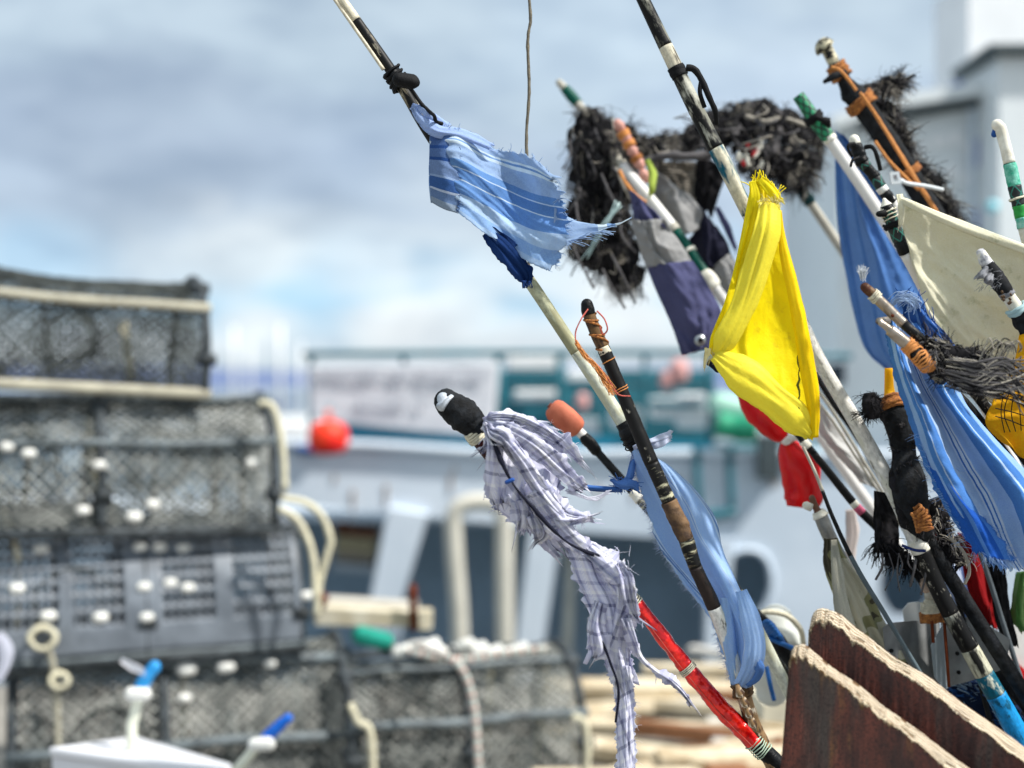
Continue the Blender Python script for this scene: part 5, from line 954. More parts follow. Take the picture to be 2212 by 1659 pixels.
mb = MB(); cloth(mb, [[(1802, 285, 3.05), (1806, 287, 3.04), (1812, 290, 3.05), (1822, 298, 3.05)], [(1802, 370, 3.06), (1822, 360, 3.04), (1845, 355, 3.06), (1872, 357, 3.07)], [(1808, 480, 3.06), (1840, 470, 3.04), (1875, 460, 3.07), (1918, 455, 3.08)], [(1820, 570, 3.07), (1862, 565, 3.05), (1910, 555, 3.07), (1960, 550, 3.08)], [(1838, 660, 3.07), (1885, 655, 3.05), (1935, 645, 3.07), (1990, 620, 3.08)], [(1868, 752, 3.07), (1910, 745, 3.06), (1960, 730, 3.07), (2012, 700, 3.08)], [(1918, 803, 3.07), (1945, 800, 3.06), (1975, 780, 3.07), (2022, 750, 3.08)]], 70, 40, wr=.014, ws=(3.5, 1.1), ang=-.2, seed=21, uvrot=-.25)
mb.build('cloth', fb3, t, solid=.001)

# ---- neoprene-sleeved pole with orange twine, upper right
a9 = Path([(1786, 106, 3.0, 30), (1800, 134, 3.0, 30), (1822, 172, 3.0, 34), (1840, 200, 3.0, 56), (1866, 232, 3.0, 58), (1934, 330, 3.0, 58), (2002, 440, 3.0, 56), (2080, 560, 3.0, 54)])
r = pole('marker_pole', 'dark rubber-sleeved pole lashed with orange twine, cream striped tip', a9)
shaft(r, a9, [(106, p_bw), (150, blkm), (2600, None)], roundstart=True)
wrap(r, a9, 104, 138, peel('cream_black_bands', (220, 212, 180), (20, 20, 20), .42, 30, 3.0), 'tip', 1.05, .08, 60, 0, rs=True); wrap(r, a9, 138, 170, blk, 'lumpy_tape', 1.3, .45, 50, .02); wrap(r, a9, 172, 226, blkm, 'rubber_bulb', 1.05, .16, 40, 0, flare=(.9, 1.12, 1.0)); wrap(r, a9, 226, 560, blkm, 'rubber_sleeve', 1.0, .06, 30, 0)
twine(r, a9, 140, 168, 4, orange, .0042, 1.25, 'orange_twine', .3); twine(r, a9, 214, 232, 4, orange, .004, 1.12, 'orange_twine'); twine(r, a9, 366, 380, 3, orange, .003, 1.05, 'orange_twine')
for q in ([(1858, 200, 2.93), (1900, 262, 2.94), (1976, 388, 2.93), (2026, 465, 2.93)], [(1862, 204, 2.93), (1906, 270, 2.94), (1980, 388, 2.93), (2032, 470, 2.93)], [(1890, 305, 2.93), (1915, 340, 2.93), (1942, 370, 2.93), (1985, 410, 2.93)], [(1850, 196, 2.93), (1835, 175, 2.93), (1815, 152, 2.93), (1796, 145, 2.94)]): MB().tube(S3(q), .0035, 8, lump=.2).build('twine_run', orange2, r)
c = P(1796, 168, 2.96); MB().tube([c+Vector((.03, 0, .012)), c+Vector((0, -.01, 0)), c+Vector((-.014, 0, -.008))], [.006, .008, .004], 8, lump=.3, roundend=True).build('tape_flap', blkm, r)
sn = thing('net_scrap', 'ragged black net flag trailing right of the rubber-sleeved pole', 'net', P(2060, 480, 3.05))
for q, cnt in (([(1868, 198, 3.03, 24), (1900, 190, 3.03, 40), (1928, 184, 3.03, 34), (1946, 172, 3.03, 16)], 380), ([(1880, 230, 3.05, 40), (1915, 250, 3.05, 70), (1935, 300, 3.05, 60), (1955, 345, 3.05, 44)], 500), ([(1960, 350, 3.08, 44), (2000, 390, 3.08, 50), (2040, 440, 3.08, 44), (2066, 476, 3.08, 20)], 420)):
    pts, rr = pathbody(q, 8); MB().tube(pts, [x*.8 for x in rr], 16, lump=.5, lscale=26, squash=.4).build('matted_core', net1, sn); mb = MB(); shag(mb, pts, rr, int(cnt*2.2), .042, .0008, .95, .25, .6, 3, (6, 2, 1)); mb.build('loose_strands', [net1, net2, net3], sn)
mb = MB()
for k in range(14): mb.tube(S3([(1936+rnd(6), 180+rnd(6), 3.03), (1955, 172+rnd(4), 3.03), (1976+rnd(4), 163+rnd(3), 3.03)], 4), .001, 3, cap=False)
mb.build('spike', net1, sn)
t = thing('cable_tie', 'white plastic cable tie sticking out to the right between the upper poles', 'cable tie', P(1930, 380, 2.9)); wm = plain('tie_white', (214, 220, 224), .4, 0, .08, 10, 0)
MB().tube(S3([(1944, 388, 2.9), (1960, 396, 2.9), (2000, 402, 2.91), (2037, 410, 2.92)]), .0042, 6).build('tail', wm, t); MB().plate([poly([(1922, 372), (1942, 370), (1948, 396), (1926, 398)], 2.89), poly([(1928, 378), (1937, 377), (1940, 390), (1930, 391)], 2.89)], (0, .012, 0)).build('head', wm, t, smooth=False)

# ---- two dark taped poles, cream flag
a10 = Path([(1845, 302, 2.72, 28), (1860, 346, 2.72, 30), (1888, 380, 2.72, 28), (1908, 412, 2.72, 28), (1934, 450, 2.73, 28), (1975, 540, 2.76, 26), (2030, 640, 2.78, 26)])
r = pole('marker_pole', 'dark taped pole with a white broken tip, upper of two at the cream flag', a10)
shaft(r, a10, [(302, chalk), (312, blk), (380, p_wtube), (2600, None)], roundstart=True)
wrap(r, a10, 312, 352, blk, 'black_tape', 1.2, .3, 60, .015); wrap(r, a10, 352, 362, dkbm, 'green_net', 1.05, .05, 60, 0); wrap(r, a10, 376, 384, blk, 'black_tape', 1.1, .1); wrap(r, a10, 384, 404, dkbm, 'green_net', 1.08, .04, 60, 0); wrap(r, a10, 404, 414, p_wtube, 'white_band', 1.1, .1); wrap(r, a10, 414, 436, blk, 'black_tape', 1.15, .25, 60, .02)
for q in ([(1868, 318, 2.69), (1884, 318, 2.68), (1894, 336, 2.68), (1902, 368, 2.69)],): MB().tube(S3(q), .0042, 8, lump=.2).build('cord_loop', blkcord, r)
for q in ([(1846, 310, 2.69), (1834, 312, 2.68), (1832, 322, 2.68), (1840, 336, 2.69)], [(1856, 340, 2.69), (1842, 346, 2.68), (1838, 358, 2.68)]): MB().tube(S3(q), .003, 8, lump=.3, roundend=True).build('cord_end', blkcord, r)
a11 = Path([(1909, 428, 2.6, 18), (1915, 446, 2.6, 34), (1926, 478, 2.6, 32), (1940, 512, 2.6, 32), (1954, 544, 2.6, 30), (1980, 594, 2.62, 29), (2040, 710, 2.65, 29)])
r = pole('marker_pole', 'dark taped pole with a pointed white tip at the corner of the cream flag', a11)
shaft(r, a11, [(444, blk), (545, p_wtube), (2600, None)]); wrap(r, a11, 432, 456, chalk, 'white_tip', 1.0, .1, 60, 0, flare=(.5, .95, 1.02), rs=True)
wrap(r, a11, 456, 482, dkbm, 'green_net', 1.1, .12, 60, .02); wrap(r, a11, 482, 492, blk, 'black_tape', 1.18, .15); wrap(r, a11, 492, 524, dkbm, 'green_net', 1.12, .08, 60, .02); wrap(r, a11, 524, 546, blk, 'black_tape', 1.12, .1)
twine(r, a11, 452, 475, 3, ivory, .0012, 1.14); twine(r, a11, 480, 488, 2, blkcord, .003, 1.16, 'cord'); c = P(1899, 462, 2.58); MB().tube([c, c+Vector((.012, 0, .002))], .006, 8, roundstart=True, lump=.3).build('cord_end', blkcord, r)
crm = fabric('cream_canvas', (236, 232, 206), None, dark=.1, tr=.22, rough=.9, grain=420, stain=(158, 160, 104), wr=1.0)
t = thing('cream_flag', 'large cream canvas flag with a hemmed top edge at the right', 'flag', P(1960, 900, 2.6), FG)
mb = MB(); cloth(mb, [[(1940, 424, 2.58), (2040, 468, 2.57), (2130, 503, 2.56), (2230, 540, 2.55), (2330, 575, 2.55)], [(1950, 500, 2.59), (2045, 560, 2.6), (2135, 600, 2.58), (2235, 640, 2.57), (2330, 670, 2.57)], [(1978, 600, 2.6), (2055, 650, 2.6), (2140, 690, 2.61), (2235, 730, 2.58), (2320, 760, 2.58)], [(2004, 690, 2.6), (2070, 740, 2.61), (2140, 780, 2.61), (2220, 830, 2.6), (2300, 860, 2.6)], [(2040, 780, 2.6), (2090, 830, 2.62), (2150, 880, 2.62), (2210, 920, 2.62), (2280, 940, 2.62)]],
                    72, 72, wr=.011, ws=(1.8, 3.2), ang=.45, seed=31)
mb.build('cloth', crm, t, solid=.0014)
mb = MB(); ribbon(mb, [(1942, 428, 2.56, 18), (1960, 438, 2.545, 20), (2040, 473, 2.54, 21), (2130, 508, 2.535, 21), (2230, 545, 2.53, 21), (2330, 580, 2.53, 20)], .45, 10, 8, .002, 2, .0006, tipjag=0); mb.build('top_hem', crm, t, solid=.0014)
mb = MB(); ribbon(mb, [(1942, 420, 2.56, 16), (1948, 445, 2.55, 18), (1947, 470, 2.555, 15), (1944, 488, 2.56, 9)], .4, 8, 6, .003, 5, .002); mb.build('corner_fold', crm, t, solid=.0014)

# ---- far right poles
a12 = Path([(2160, 272, 2.55, 30), (2174, 325, 2.55, 30), (2186, 378, 2.55, 31), (2200, 440, 2.55, 31), (2214, 500, 2.55, 31), (2240, 600, 2.55, 31)])
r = pole('marker_pole', 'pole with a clean white chalky end and green tape at the right edge', a12)
shaft(r, a12, [(270, chalk), (352, p_green), (490, chalk), (2600, None)], roundstart=True)
wrap(r, a12, 354, 402, plain('sea_green_tape', (40, 158, 128), .7, 0, .3, 70, .8, rgb2=(120, 196, 176)), 'green_tape', 1.1, .1, 70, .03); wrap(r, a12, 402, 444, dkbm, 'dark_net', 1.12, .05, 60, 0); wrap(r, a12, 444, 470, plain('grass_green_tape', (30, 150, 60), .5, 0, .2, 60, .5), 'green_tape', 1.1, .08); wrap(r, a12, 470, 492, plain('sea_green_tape2', (70, 170, 148), .7, 0, .3, 70, .8, rgb2=(150, 206, 190)), 'green_tape', 1.12, .12)
MB().tube([P(2148, 290, 2.56), P(2153, 276, 2.56), P(2160, 268, 2.57)], .006, 8, roundstart=True).build('blue_plug', bluep, r); twine(r, a12, 424, 432, 1, ivory, .002, 1.1)
a13 = Path([(2120, 548, 2.42, 26), (2134, 572, 2.42, 32), (2158, 608, 2.42, 40), (2178, 640, 2.42, 36), (2200, 672, 2.42, 36), (2232, 726, 2.42, 36)])
r = pole('marker_pole', 'pole with a chalky black taped head in front of the cream flag', a13)
shaft(r, a13, [(548, chalk), (690, blkm), (2600, None)], roundstart=True); wrap(r, a13, 548, 572, plain('frayed_white_tape', (222, 222, 224), .8, 0, .3, 60, .6, rgb2=(120, 122, 130)), 'white_tape', 1.05, .2, 70, .02, rs=True); wrap(r, a13, 570, 634, plain('chalky_black_tape', (34, 36, 40), .8, 0, .4, 30, .6, rgb2=(20, 20, 22)), 'black_tape', 1.12, .1, 50, .04)
wrap(r, a13, 630, 640, plain('grey_tape_edge', (130, 132, 138), .8), 'tape_edge', 1.14, .1)
mb = MB(); ribbon(mb, [(2130, 575, 2.38, 10), (2118, 592, 2.375, 18), (2106, 600, 2.38, 10)], .3, 6, 6, .006, 3, .006); ribbon(mb, [(2140, 590, 2.38, 12), (2132, 606, 2.375, 16), (2142, 614, 2.38, 6)], .3, 6, 6, .006, 4, .006)
for k in range(40): wisp(mb, P(2140+rnd(26), 600+rnd(20), 2.38), Vector((-1, rnd(.4), rnd(1)-.4)), .012, .0005, .7, .2, 4)
mb.build('tape_flap', plain('grey_white_fray', (150, 152, 158), .9, 0, .5, 80, .4), r)
twine(r, a13, 664, 674, 3, plain('pale_blue_cord', (176, 208, 212), .7), .0035, 1.08, 'blue_cord'); wrap(r, a13, 674, 712, blkm, 'black_lump', 1.45, .3, 40, .02)
for k in range(10): c = P(2172+rnd(10), 640+rnd(14), 2.395); MB().tube([c, c+Vector((.003, 0, -.004))], .002, 6, lump=.4).build('speck', p_brown, r)

# ---- yellow canvas at the right edge
t = thing('orange_yellow_cloth', 'orange-yellow cloth at the right edge under loose black mesh', 'cloth', P(2200, 980, 2.5), FG)
ym2 = fabric('amber_canvas', (248, 186, 18), None, dark=.12, tr=.25, rough=.7, grain=300)
mb = MB(); cloth(mb, [[(2206, 700, 2.49), (2250, 700, 2.48), (2330, 700, 2.48)], [(2186, 790, 2.49), (2250, 790, 2.47), (2330, 790, 2.48)], [(2146, 862, 2.49), (2230, 865, 2.47), (2330, 870, 2.48)], [(2126, 912, 2.49), (2220, 940, 2.47), (2330, 950, 2.48)], [(2156, 946, 2.49), (2216, 995, 2.48), (2290, 1050, 2.48)]], 50, 36, wr=.010, ws=(2, 3), seed=41); mb.build('cloth', ym2, t, solid=.0014)
mb = MB()
for k in range(7):
    mb.tube(S3([(2160+k*14+rnd(3), 770+rnd(4), 2.44), (2166+k*12+rnd(5), 830, 2.44), (2160+k*13+rnd(5), 890, 2.44), (2170+k*12, 930+rnd(5), 2.45)], 6), .0009, 4, cap=False); mb.tube(S3([(2150, 780+k*20+rnd(3), 2.44), (2180, 786+k*20+rnd(5), 2.435), (2215, 796+k*20+rnd(5), 2.44), (2240, 800+k*20, 2.44)], 6), .0009, 4, cap=False)
mb.build('black_mesh', net1, t)

# ---- metal pipes with net tuft
a14 = Path([(1866, 618, 2.32, 24), (1890, 640, 2.32, 27), (1948, 696, 2.32, 27), (1996, 738, 2.32, 27), (2050, 790, 2.46, 27), (2130, 880, 2.58, 27)])
steel = plain('brushed_steel_tube', (176, 166, 154), .32, .75, .25, 40, .3, rgb2=(140, 128, 114))
r = pole('metal_pole', 'steel tube pole with a rusty brown plug, upper of the two steel ends', a14, 'pole'); shaft(r, a14, [(622, p_brown), (646, steel), (698, p_black), (2600, None)], roundstart=True)
wrap(r, a14, 620, 640, plain('rusty_plug', (86, 54, 42), .8, 0, .4, 60, .5), 'plug', .98, .12, 60, .01, rs=True); twine(r, a14, 634, 646, 4, ivory, .0014, 1.02); wrap(r, a14, 644, 700, steel, 'steel_tube', 1.05, .0, 60, 0); c = P(1928, 682, 2.30); MB().tube([c, c+Vector((.001, .004, 0))], .003, 8).build('rivet', rust, r)
a15 = Path([(1896, 692, 2.3, 19), (1918, 709, 2.3, 19), (1968, 752, 2.3, 31), (2004, 790, 2.3, 31), (2060, 850, 2.47, 31), (2130, 930, 2.6, 31)])
r = pole('metal_pole', 'steel tube pole with a threaded end, lower of the two steel ends', a15, 'pole'); shaft(r, a15, [(709, steel), (752, blkm), (2600, None)])
wrap(r, a15, 712, 760, steel, 'steel_body', 1, 0, 60, 0, flare=(1.5, 1.02)); wrap(r, a15, 691, 712, steel, 'threaded_stud', 1.0, .02, 60, .0035, rs=True)
twine(r, a15, 742, 764, 9, orange2, .0018, 1.12, 'orange_twine', .12); twine(r, a15, 768, 790, 9, orange2, .0018, 1.15, 'orange_twine', .12)
nt1 = thing('net_tuft', 'tuft of frayed charcoal net strands below the steel tube ends', 'net', P(2150, 950, 2.3))
for q, cnt in (([(1998, 738, 2.3, 24), (2040, 756, 2.29, 36), (2090, 766, 2.29, 40), (2140, 790, 2.29, 40)], 500), ([(2020, 788, 2.31, 50), (2070, 806, 2.3, 64), (2120, 824, 2.3, 60), (2170, 836, 2.3, 40)], 600)):
    pts, rr = pathbody(q, 8); MB().tube(pts, [x*.85 for x in rr], 20, lump=.45, lscale=35, squash=.5).build('matted_core', net1, nt1); mb = MB(); shag(mb, pts, rr, cnt, .03, .0008, .7, .05, .8, 3, (4, 4, 1)); mb.build('loose_strands', [net1, net2, net3], nt1)
mb = MB()
for k in range(60):
    y0 = 770+random.uniform(0, 64); mb.cur = random.choice((0, 1, 1, 2)); mb.tube(S3([(2060+rnd(20), y0, 2.27), (2110+rnd(10), y0+16+rnd(10), 2.26), (2160+rnd(12), y0+10+rnd(22), 2.26), (2215+rnd(8), y0+30+rnd(40), 2.27)], 6), random.uniform(.0007, .0016), 4, cap=False)
for k in range(12):
    mb.cur = random.choice((0, 1, 2)); x = 2110+k*5; mb.tube(S3([(x, 790+rnd(8), 2.27), (x+12, 760+rnd(6), 2.265), (x+30+rnd(6), 738+rnd(8), 2.26), (x+42+rnd(10), 742+rnd(8), 2.26), (x+40, 758+rnd(10), 2.265)], 6), .0011, 5, cap=False)
mb.build('stray_yarns', [net1, net2, net3], nt1)
mb = MB()
for k in range(60): wisp(mb, P(1864+rnd(6), 600+rnd(8), 2.35), Vector((rnd(.4)-.2, rnd(.4), 1)), .018, .0006, .4, -.1)
tag(mb.build('white_tuft', fabric('white_fray', (220, 226, 232), tr=.2)), 'small white frayed tuft above the rusty pipe plug', 'tuft')

# ---- big blue striped cloth
BS = [(0, (68, 125, 200)), (.06, (144, 183, 234)), (.12, (74, 131, 204)), (.2, (174, 197, 226)), (.215, (78, 131, 202)), (.32, (166, 193, 226)), (.42, (204, 219, 236)), (.44, (68, 121, 192)), (.46, (204, 219, 236)), (.49, (68, 121, 192)), (.505, (204, 219, 236)), (.53, (158, 193, 238)), (.66, (76, 131, 202)), (.78, (188, 215, 246)), (.8, (68, 121, 192)), (.9, (144, 181, 232))]
fbs = fabric('blue_striped_sheet', (110, 150, 212), BS, axis='x', dark=.22, tr=.12, wr=.8)
t = thing('blue_striped_cloth', 'large blue striped cloth in deep folds at the right edge', 'cloth', P(2180, 1230, 2.4), FG)
mb = MB(); cloth(mb, [[(1908, 690, 2.42), (1925, 690, 2.4), (1945, 692, 2.4), (1965, 698, 2.41), (1985, 706, 2.42)], [(1916, 750, 2.42), (1940, 750, 2.39), (1968, 752, 2.41), (1998, 757, 2.39), (2035, 772, 2.42)], [(1932, 822, 2.42), (1965, 826, 2.38), (2000, 830, 2.42), (2038, 846, 2.38), (2080, 874, 2.42)], [(1960, 905, 2.42), (2000, 905, 2.37), (2045, 912, 2.42), (2095, 928, 2.37), (2148, 956, 2.42)], [(1990, 995, 2.42), (2035, 995, 2.37), (2090, 997, 2.43), (2152, 1008, 2.38), (2236, 1042, 2.42)], [(2035, 1092, 2.42), (2085, 1085, 2.38), (2140, 1085, 2.43), (2210, 1095, 2.38), (2300, 1110, 2.42)], [(2090, 1168, 2.42), (2130, 1175, 2.4), (2180, 1185, 2.42), (2240, 1195, 2.4), (2320, 1200, 2.42)], [(2140, 1222, 2.42), (2170, 1228, 2.41), (2205, 1232, 2.42), (2250, 1235, 2.41), (2320, 1240, 2.42)]],
                    112, 84, wr=.022, ws=(2.6, .9), ang=-.12, seed=52, jag={'l': .003, 'b': .01})
mb.build('cloth', fbs, t, solid=.001)
mb = MB(); cloth(mb, [[(1945, 640, 2.43), (1980, 650, 2.41), (2000, 680, 2.41), (2020, 700, 2.42)], [(1950, 680, 2.43), (1990, 690, 2.4), (2030, 715, 2.41), (2060, 745, 2.42)], [(1955, 715, 2.43), (2010, 735, 2.4), (2060, 765, 2.41), (2095, 790, 2.42)]], 36, 40, wr=.008, ws=(3, 2), seed=55, uvs=(2.2, 1), jag={'t': .004}, fray={'t': 60}, frl=.02)
mb.build('upper_flap', fabric('dark_blue_stripe', (40, 84, 156), [(0, (36, 80, 150)), (.2, (60, 106, 178)), (.24, (170, 194, 230)), (.28, (44, 88, 160)), (.5, (90, 130, 190)), (.62, (34, 74, 142)), (.8, (60, 100, 168))], tr=.2), t, solid=.001)
fz = MB(); mb = MB(); cloth(mb, [[(1985, 930, 2.4), (2020, 960, 2.39), (2040, 990, 2.4)], [(2010, 1020, 2.4), (2050, 1050, 2.38), (2090, 1080, 2.4)], [(2050, 1100, 2.4), (2100, 1125, 2.38), (2150, 1150, 2.4)], [(2100, 1190, 2.4), (2140, 1205, 2.39), (2190, 1212, 2.4)]], 48, 24, wr=.008, ws=(2.5, 1), seed=57, fray={'r': 170, 'b': 60, 'l': 60}, frl=.022, fr=.00045, jag={'r': .006, 'b': .006, 'l': .004}, fmb=fz); fz.build('fringe', fabric('pale_blue_fringe', (150, 186, 236), tr=.3), t)
mb.build('fringed_edge', fabric('bright_blue_edge', (40, 104, 196), [(0, (36, 96, 190)), (.4, (88, 140, 214)), (.5, (30, 88, 182)), (.8, (70, 126, 206))], tr=.2), t, solid=.001)
mb = MB()
for k in range(34): 
    x = 1950+rnd(14); y = 652+rnd(10); mb.tube(S3([(x-18, y+4, 2.4), (x, y-10+rnd(5), 2.39), (x+22+rnd(8), y-2+rnd(8), 2.39), (x+18+rnd(12), y+14+rnd(8), 2.395)], 5), .0006, 4, cap=False)
mb.build('frayed_threads', fabric('pale_blue_thread', (170, 196, 232), tr=.2), t)

# ---- black fluffy pole under it
a16 = Path([(1920, 795, 2.62, 22), (1922, 850, 2.62, 30), (1934, 890, 2.6, 74), (1950, 970, 2.6, 58), (1962, 1040, 2.58, 92), (1972, 1100, 2.58, 84), (1992, 1150, 2.6, 60), (2030, 1210, 2.62, 40)])
r = pole('marker_pole', 'pole bundled in black fleece and tied with orange twine, left of the striped cloth', a16)
shaft(r, a16, [(795, ym2), (858, blkm), (2600, None)]); 
pts, rr = a16.sub(870, 1190, 5); mb = MB(); mb.tube(pts, rr, 24, lump=.35, lscale=26, squash=.7); mb.build('fleece', net1, r); mb = MB(); shag(mb, pts, rr, 1100, .018, .0007, .8, .2, .3, 2, (5, 2)); mb.build('fleece_fuzz', [net1, net2], r)
twine(r, a16, 868, 884, 5, orange, .004, 1.0, 'orange_twine', .35); ap = Path([(1975, 1098, 2.53, 24), (1992, 1120, 2.53, 30), (1996, 1148, 2.53, 26)], ground=False); twine(r, ap, 1100, 1146, 8, orange, .003, 1.0, 'orange_twine', .4)
pts, rr = pathbody([(1880, 848, 2.58, 22), (1884, 880, 2.58, 40), (1888, 905, 2.58, 26)], 8); mb = MB(); mb.tube(pts, rr, 14, lump=.4, lscale=40); shag(mb, pts, rr, 350, .022, .0007, .8, .3); mb.build('fleece_ear', net1, r)
mb = MB(); cloth(mb, [[(1886, 1060, 2.64), (1900, 1062, 2.63), (1918, 1066, 2.64)], [(1887, 1130, 2.64), (1902, 1132, 2.63), (1940, 1136, 2.64)], [(1888, 1190, 2.64), (1904, 1194, 2.63), (1940, 1200, 2.64)]], 24, 16, wr=.006, jag={'b': .008}); q_ = pathbody([(1890, 1180, 2.64, 20), (1920, 1190, 2.64, 24), (1950, 1200, 2.64, 30), (1985, 1215, 2.64, 30)], 6); shag(mb, q_[0], q_[1], 350, .04, .0012, .7, .5); mb.build('fleece_flap', net1, r)
mb = MB()
for k in range(7): x = 1906+k*15+rnd(9); e_ = random.uniform(1222, 1285); mb.tube(S3([(x, 1195, 2.6), (x+rnd(10), (1195+e_)/2, 2.59), (x+rnd(18), e_, 2.6)], 5), random.uniform(.001, .003), 6, lump=.4)
mb.build('hanging_yarn', net2, r)
pts, rr = pathbody([(2010, 1080, 2.62, 50), (2030, 1130, 2.62, 44), (2050, 1180, 2.62, 40), (2080, 1220, 2.62, 30)], 8); nt2 = thing('net_strip', 'strip of fuzzy dark netting running down beside the black fleece', 'net', P(2080, 1220, 2.62)); MB().tube(pts, rr, 14, lump=.5, lscale=30, squash=.5).build('matted_core', net1, nt2); mb = MB(); shag(mb, pts, rr, 500, .035, .001, .7, .4, .6, 3, (3, 3, 2)); mb.build('loose_strands', [net1, net2, net3], nt2)
MB().tube(S3([(2050, 1160, 2.56), (2080, 1190, 2.55), (2094, 1230, 2.55), (2084, 1262, 2.56)]), .003, 6, lump=.2).build('stray_yarn', net3, nt2)

# ---- red bag
redc = plain('red_plastic', (214, 8, 16), .25, 0, .15, 10, .6, bscale=14)
t = thing('red_bag', 'shiny red plastic bag knotted in the middle below the yellow cloth', 'bag', P(1730, 1100, 2.95))
pts, rr = pathbody([(1590, 818, 2.9, 20), (1612, 842, 2.9, 52), (1640, 880, 2.9, 78), (1668, 912, 2.9, 76), (1690, 934, 2.9, 50), (1704, 946, 2.9, 22)]); MB().tube(pts, rr, 28, lump=.22, lscale=16, squash=.5).build('upper_lobe', redc, t)
pts, rr = pathbody([(1702, 946, 2.9, 22), (1708, 968, 2.9, 54), (1722, 1000, 2.9, 80), (1730, 1040, 2.9, 88), (1734, 1075, 2.9, 84), (1732, 1096, 2.9, 66)]); MB().tube(pts, rr, 28, lump=.24, lscale=16, squash=.4).build('lower_lobe', redc, t)
ap = Path([(1694, 938, 2.9, 24), (1704, 948, 2.9, 24), (1710, 958, 2.9, 24)], ground=False); twine(t, ap, 942, 952, 3, rope_w, .004, 1.1, 'string'); c = P(1714, 940, 2.86); MB().tube([c, c+Vector((.008, 0, 0))], .012, 12, roundstart=True, roundend=True, lump=.2).build('string_knot', rope_w, t)
# ---- black stick with pink band under the yellow cloth; grey rods; pale cloth
a17 = Path([(1640, 855, 2.75, 14), (1700, 912, 2.75, 17), (1762, 985, 2.75, 20), (1850, 1094, 2.75, 23), (1896, 1140, 2.75, 24), (1950, 1200, 2.75, 24)])
r = pole('marker_pole', 'thin black stick with a pink band crossing below the yellow cloth', a17); shaft(r, a17, [(855, blk), (980, p_black), (1084, chalk), (1094, plain('pink_band', (214, 96, 130), .6)), (1108, blkm), (2600, None)]); wrap(r, a17, 952, 966, chalk, 'white_tape', 1.3, .2)
for q, lab, mt in (([(1757, 830, 2.85, 9), (1800, 890, 2.85, 9), (1880, 1020, 2.85, 9)], 'upper of two thin grey rods beside the white flaking pole', p_grey), ([(1757, 855, 2.87, 7), (1800, 912, 2.87, 7), (1870, 1020, 2.87, 7)], 'lower of two thin grey rods beside the white flaking pole', p_grey), ([(1760, 806, 2.9, 16), (1800, 870, 2.9, 18), (1850, 940, 2.9, 18), (1960, 1120, 2.9, 18)], 'black rod half hidden behind the white flaking pole', blk)):
    ap = Path(q); r = pole('thin_rod', lab, ap, 'rod'); shaft(r, ap, [(q[0][1], mt), (2600, None)], seg=10)
gc = fabric('pale_grey_cloth', (206, 206, 204), dark=.1, tr=.3, stain=(190, 150, 110)); mb = MB(); cloth(mb, [[(1762, 868, 2.95), (1780, 884, 2.94), (1800, 905, 2.95)], [(1764, 920, 2.95), (1800, 945, 2.93), (1840, 965, 2.95)], [(1790, 965, 2.95), (1830, 990, 2.93), (1875, 1015, 2.95)], [(1858, 1042, 2.95), (1878, 1050, 2.94), (1900, 1058, 2.95)]], 40, 24, wr=.010, ws=(2, 3), seed=61)
tag(mb.build('pale_cloth', gc, solid=.0012), 'pale grey cloth hanging between the yellow cloth and the white flaking pole', 'cloth', FG)
mb = MB(); ribbon(mb, [(1836, 1100, 3.0, 20), (1842, 1150, 3.0, 26), (1836, 1200, 3.0, 24), (1844, 1240, 3.0, 20)], .3); tag(mb.build('pale_cloth', fabric('pinkish_white_cloth', (226, 216, 212), tr=.35), solid=.001), 'small pinkish white rag left of the black fleece', 'rag')
# ---- metal socket and camouflage rag
sk = plain('galvanised_socket', (150, 150, 146), .45, .6, .3, 40, .4)
a18 = Path([(1754, 1076, 2.7, 18), (1764, 1100, 2.7, 20), (1774, 1118, 2.7, 34), (1792, 1160, 2.7, 36), (1830, 1230, 2.72, 34), (1900, 1350, 2.72, 34)]); r = pole('socket_pole', 'pole ending in a galvanised socket with a rusty bolt', a18, 'pole'); shaft(r, a18, [(1165, sk), (2600, None)])
wrap(r, a18, 1112, 1166, sk, 'socket', 1, .03, 60, 0, flare=(1.08, 1.0)); wrap(r, a18, 1076, 1112, plain('rusty_bolt', (120, 84, 66), .6, .3, .4, 60, .4), 'bolt', .95, .05, 60, .006, rs=True); wrap(r, a18, 1104, 1116, chalk, 'washer', 1.35, .08); wrap(r, a18, 1112, 1116, blk, 'socket_mouth', 1.06, 0, 60, 0)
c = P(1742, 1092, 2.69); MB().tube([c, c+Vector((.01, 0, -.004))], .008, 10, roundstart=True, lump=.2).build('white_plug', chalk, r)
cam_m = MT('camouflage_cloth'); v = cam_m.mapping('Object', (9, 9, 9)); n_ = cam_m.noise(v, 1.2, 2); cl = cam_m.ramp(n_, [(0, lin((206, 202, 180))), (.5, lin((150, 148, 108))), (.57, lin((84, 78, 62)))], 'CONSTANT'); cam_m.put('Base Color', cl); cam_m.put('Roughness', .9); cam_m.bump(cam_m.noise(cam_m.mapping('Object'), 60, 5), .5, .003); cam_m.translucent(cl, .2)
t = thing('camouflage_rag', 'beige and brown camouflage rag hanging from the socket pole to the boards', 'rag', P(1850, 1400, 2.65), FG)
mb = MB(); ribbon(mb, [(1792, 1162, 2.66, 30), (1800, 1210, 2.65, 52), (1830, 1270, 2.65, 74), (1862, 1340, 2.66, 84), (1900, 1410, 2.67, 84), (1930, 1480, 2.67, 90)], .4, 12, 14, .012, 3, .002); mb.build('cloth', cam_m.m, t, solid=.001)
mb = MB(); ribbon(mb, [(1800, 1165, 2.62, 14), (1806, 1220, 2.61, 24), (1814, 1290, 2.61, 30), (1830, 1360, 2.62, 34)], .5, 10, 8, .006, 8, .002); mb.build('pale_fold', fabric('pale_beige_fold', (206, 204, 188), tr=.25), t, solid=.001)
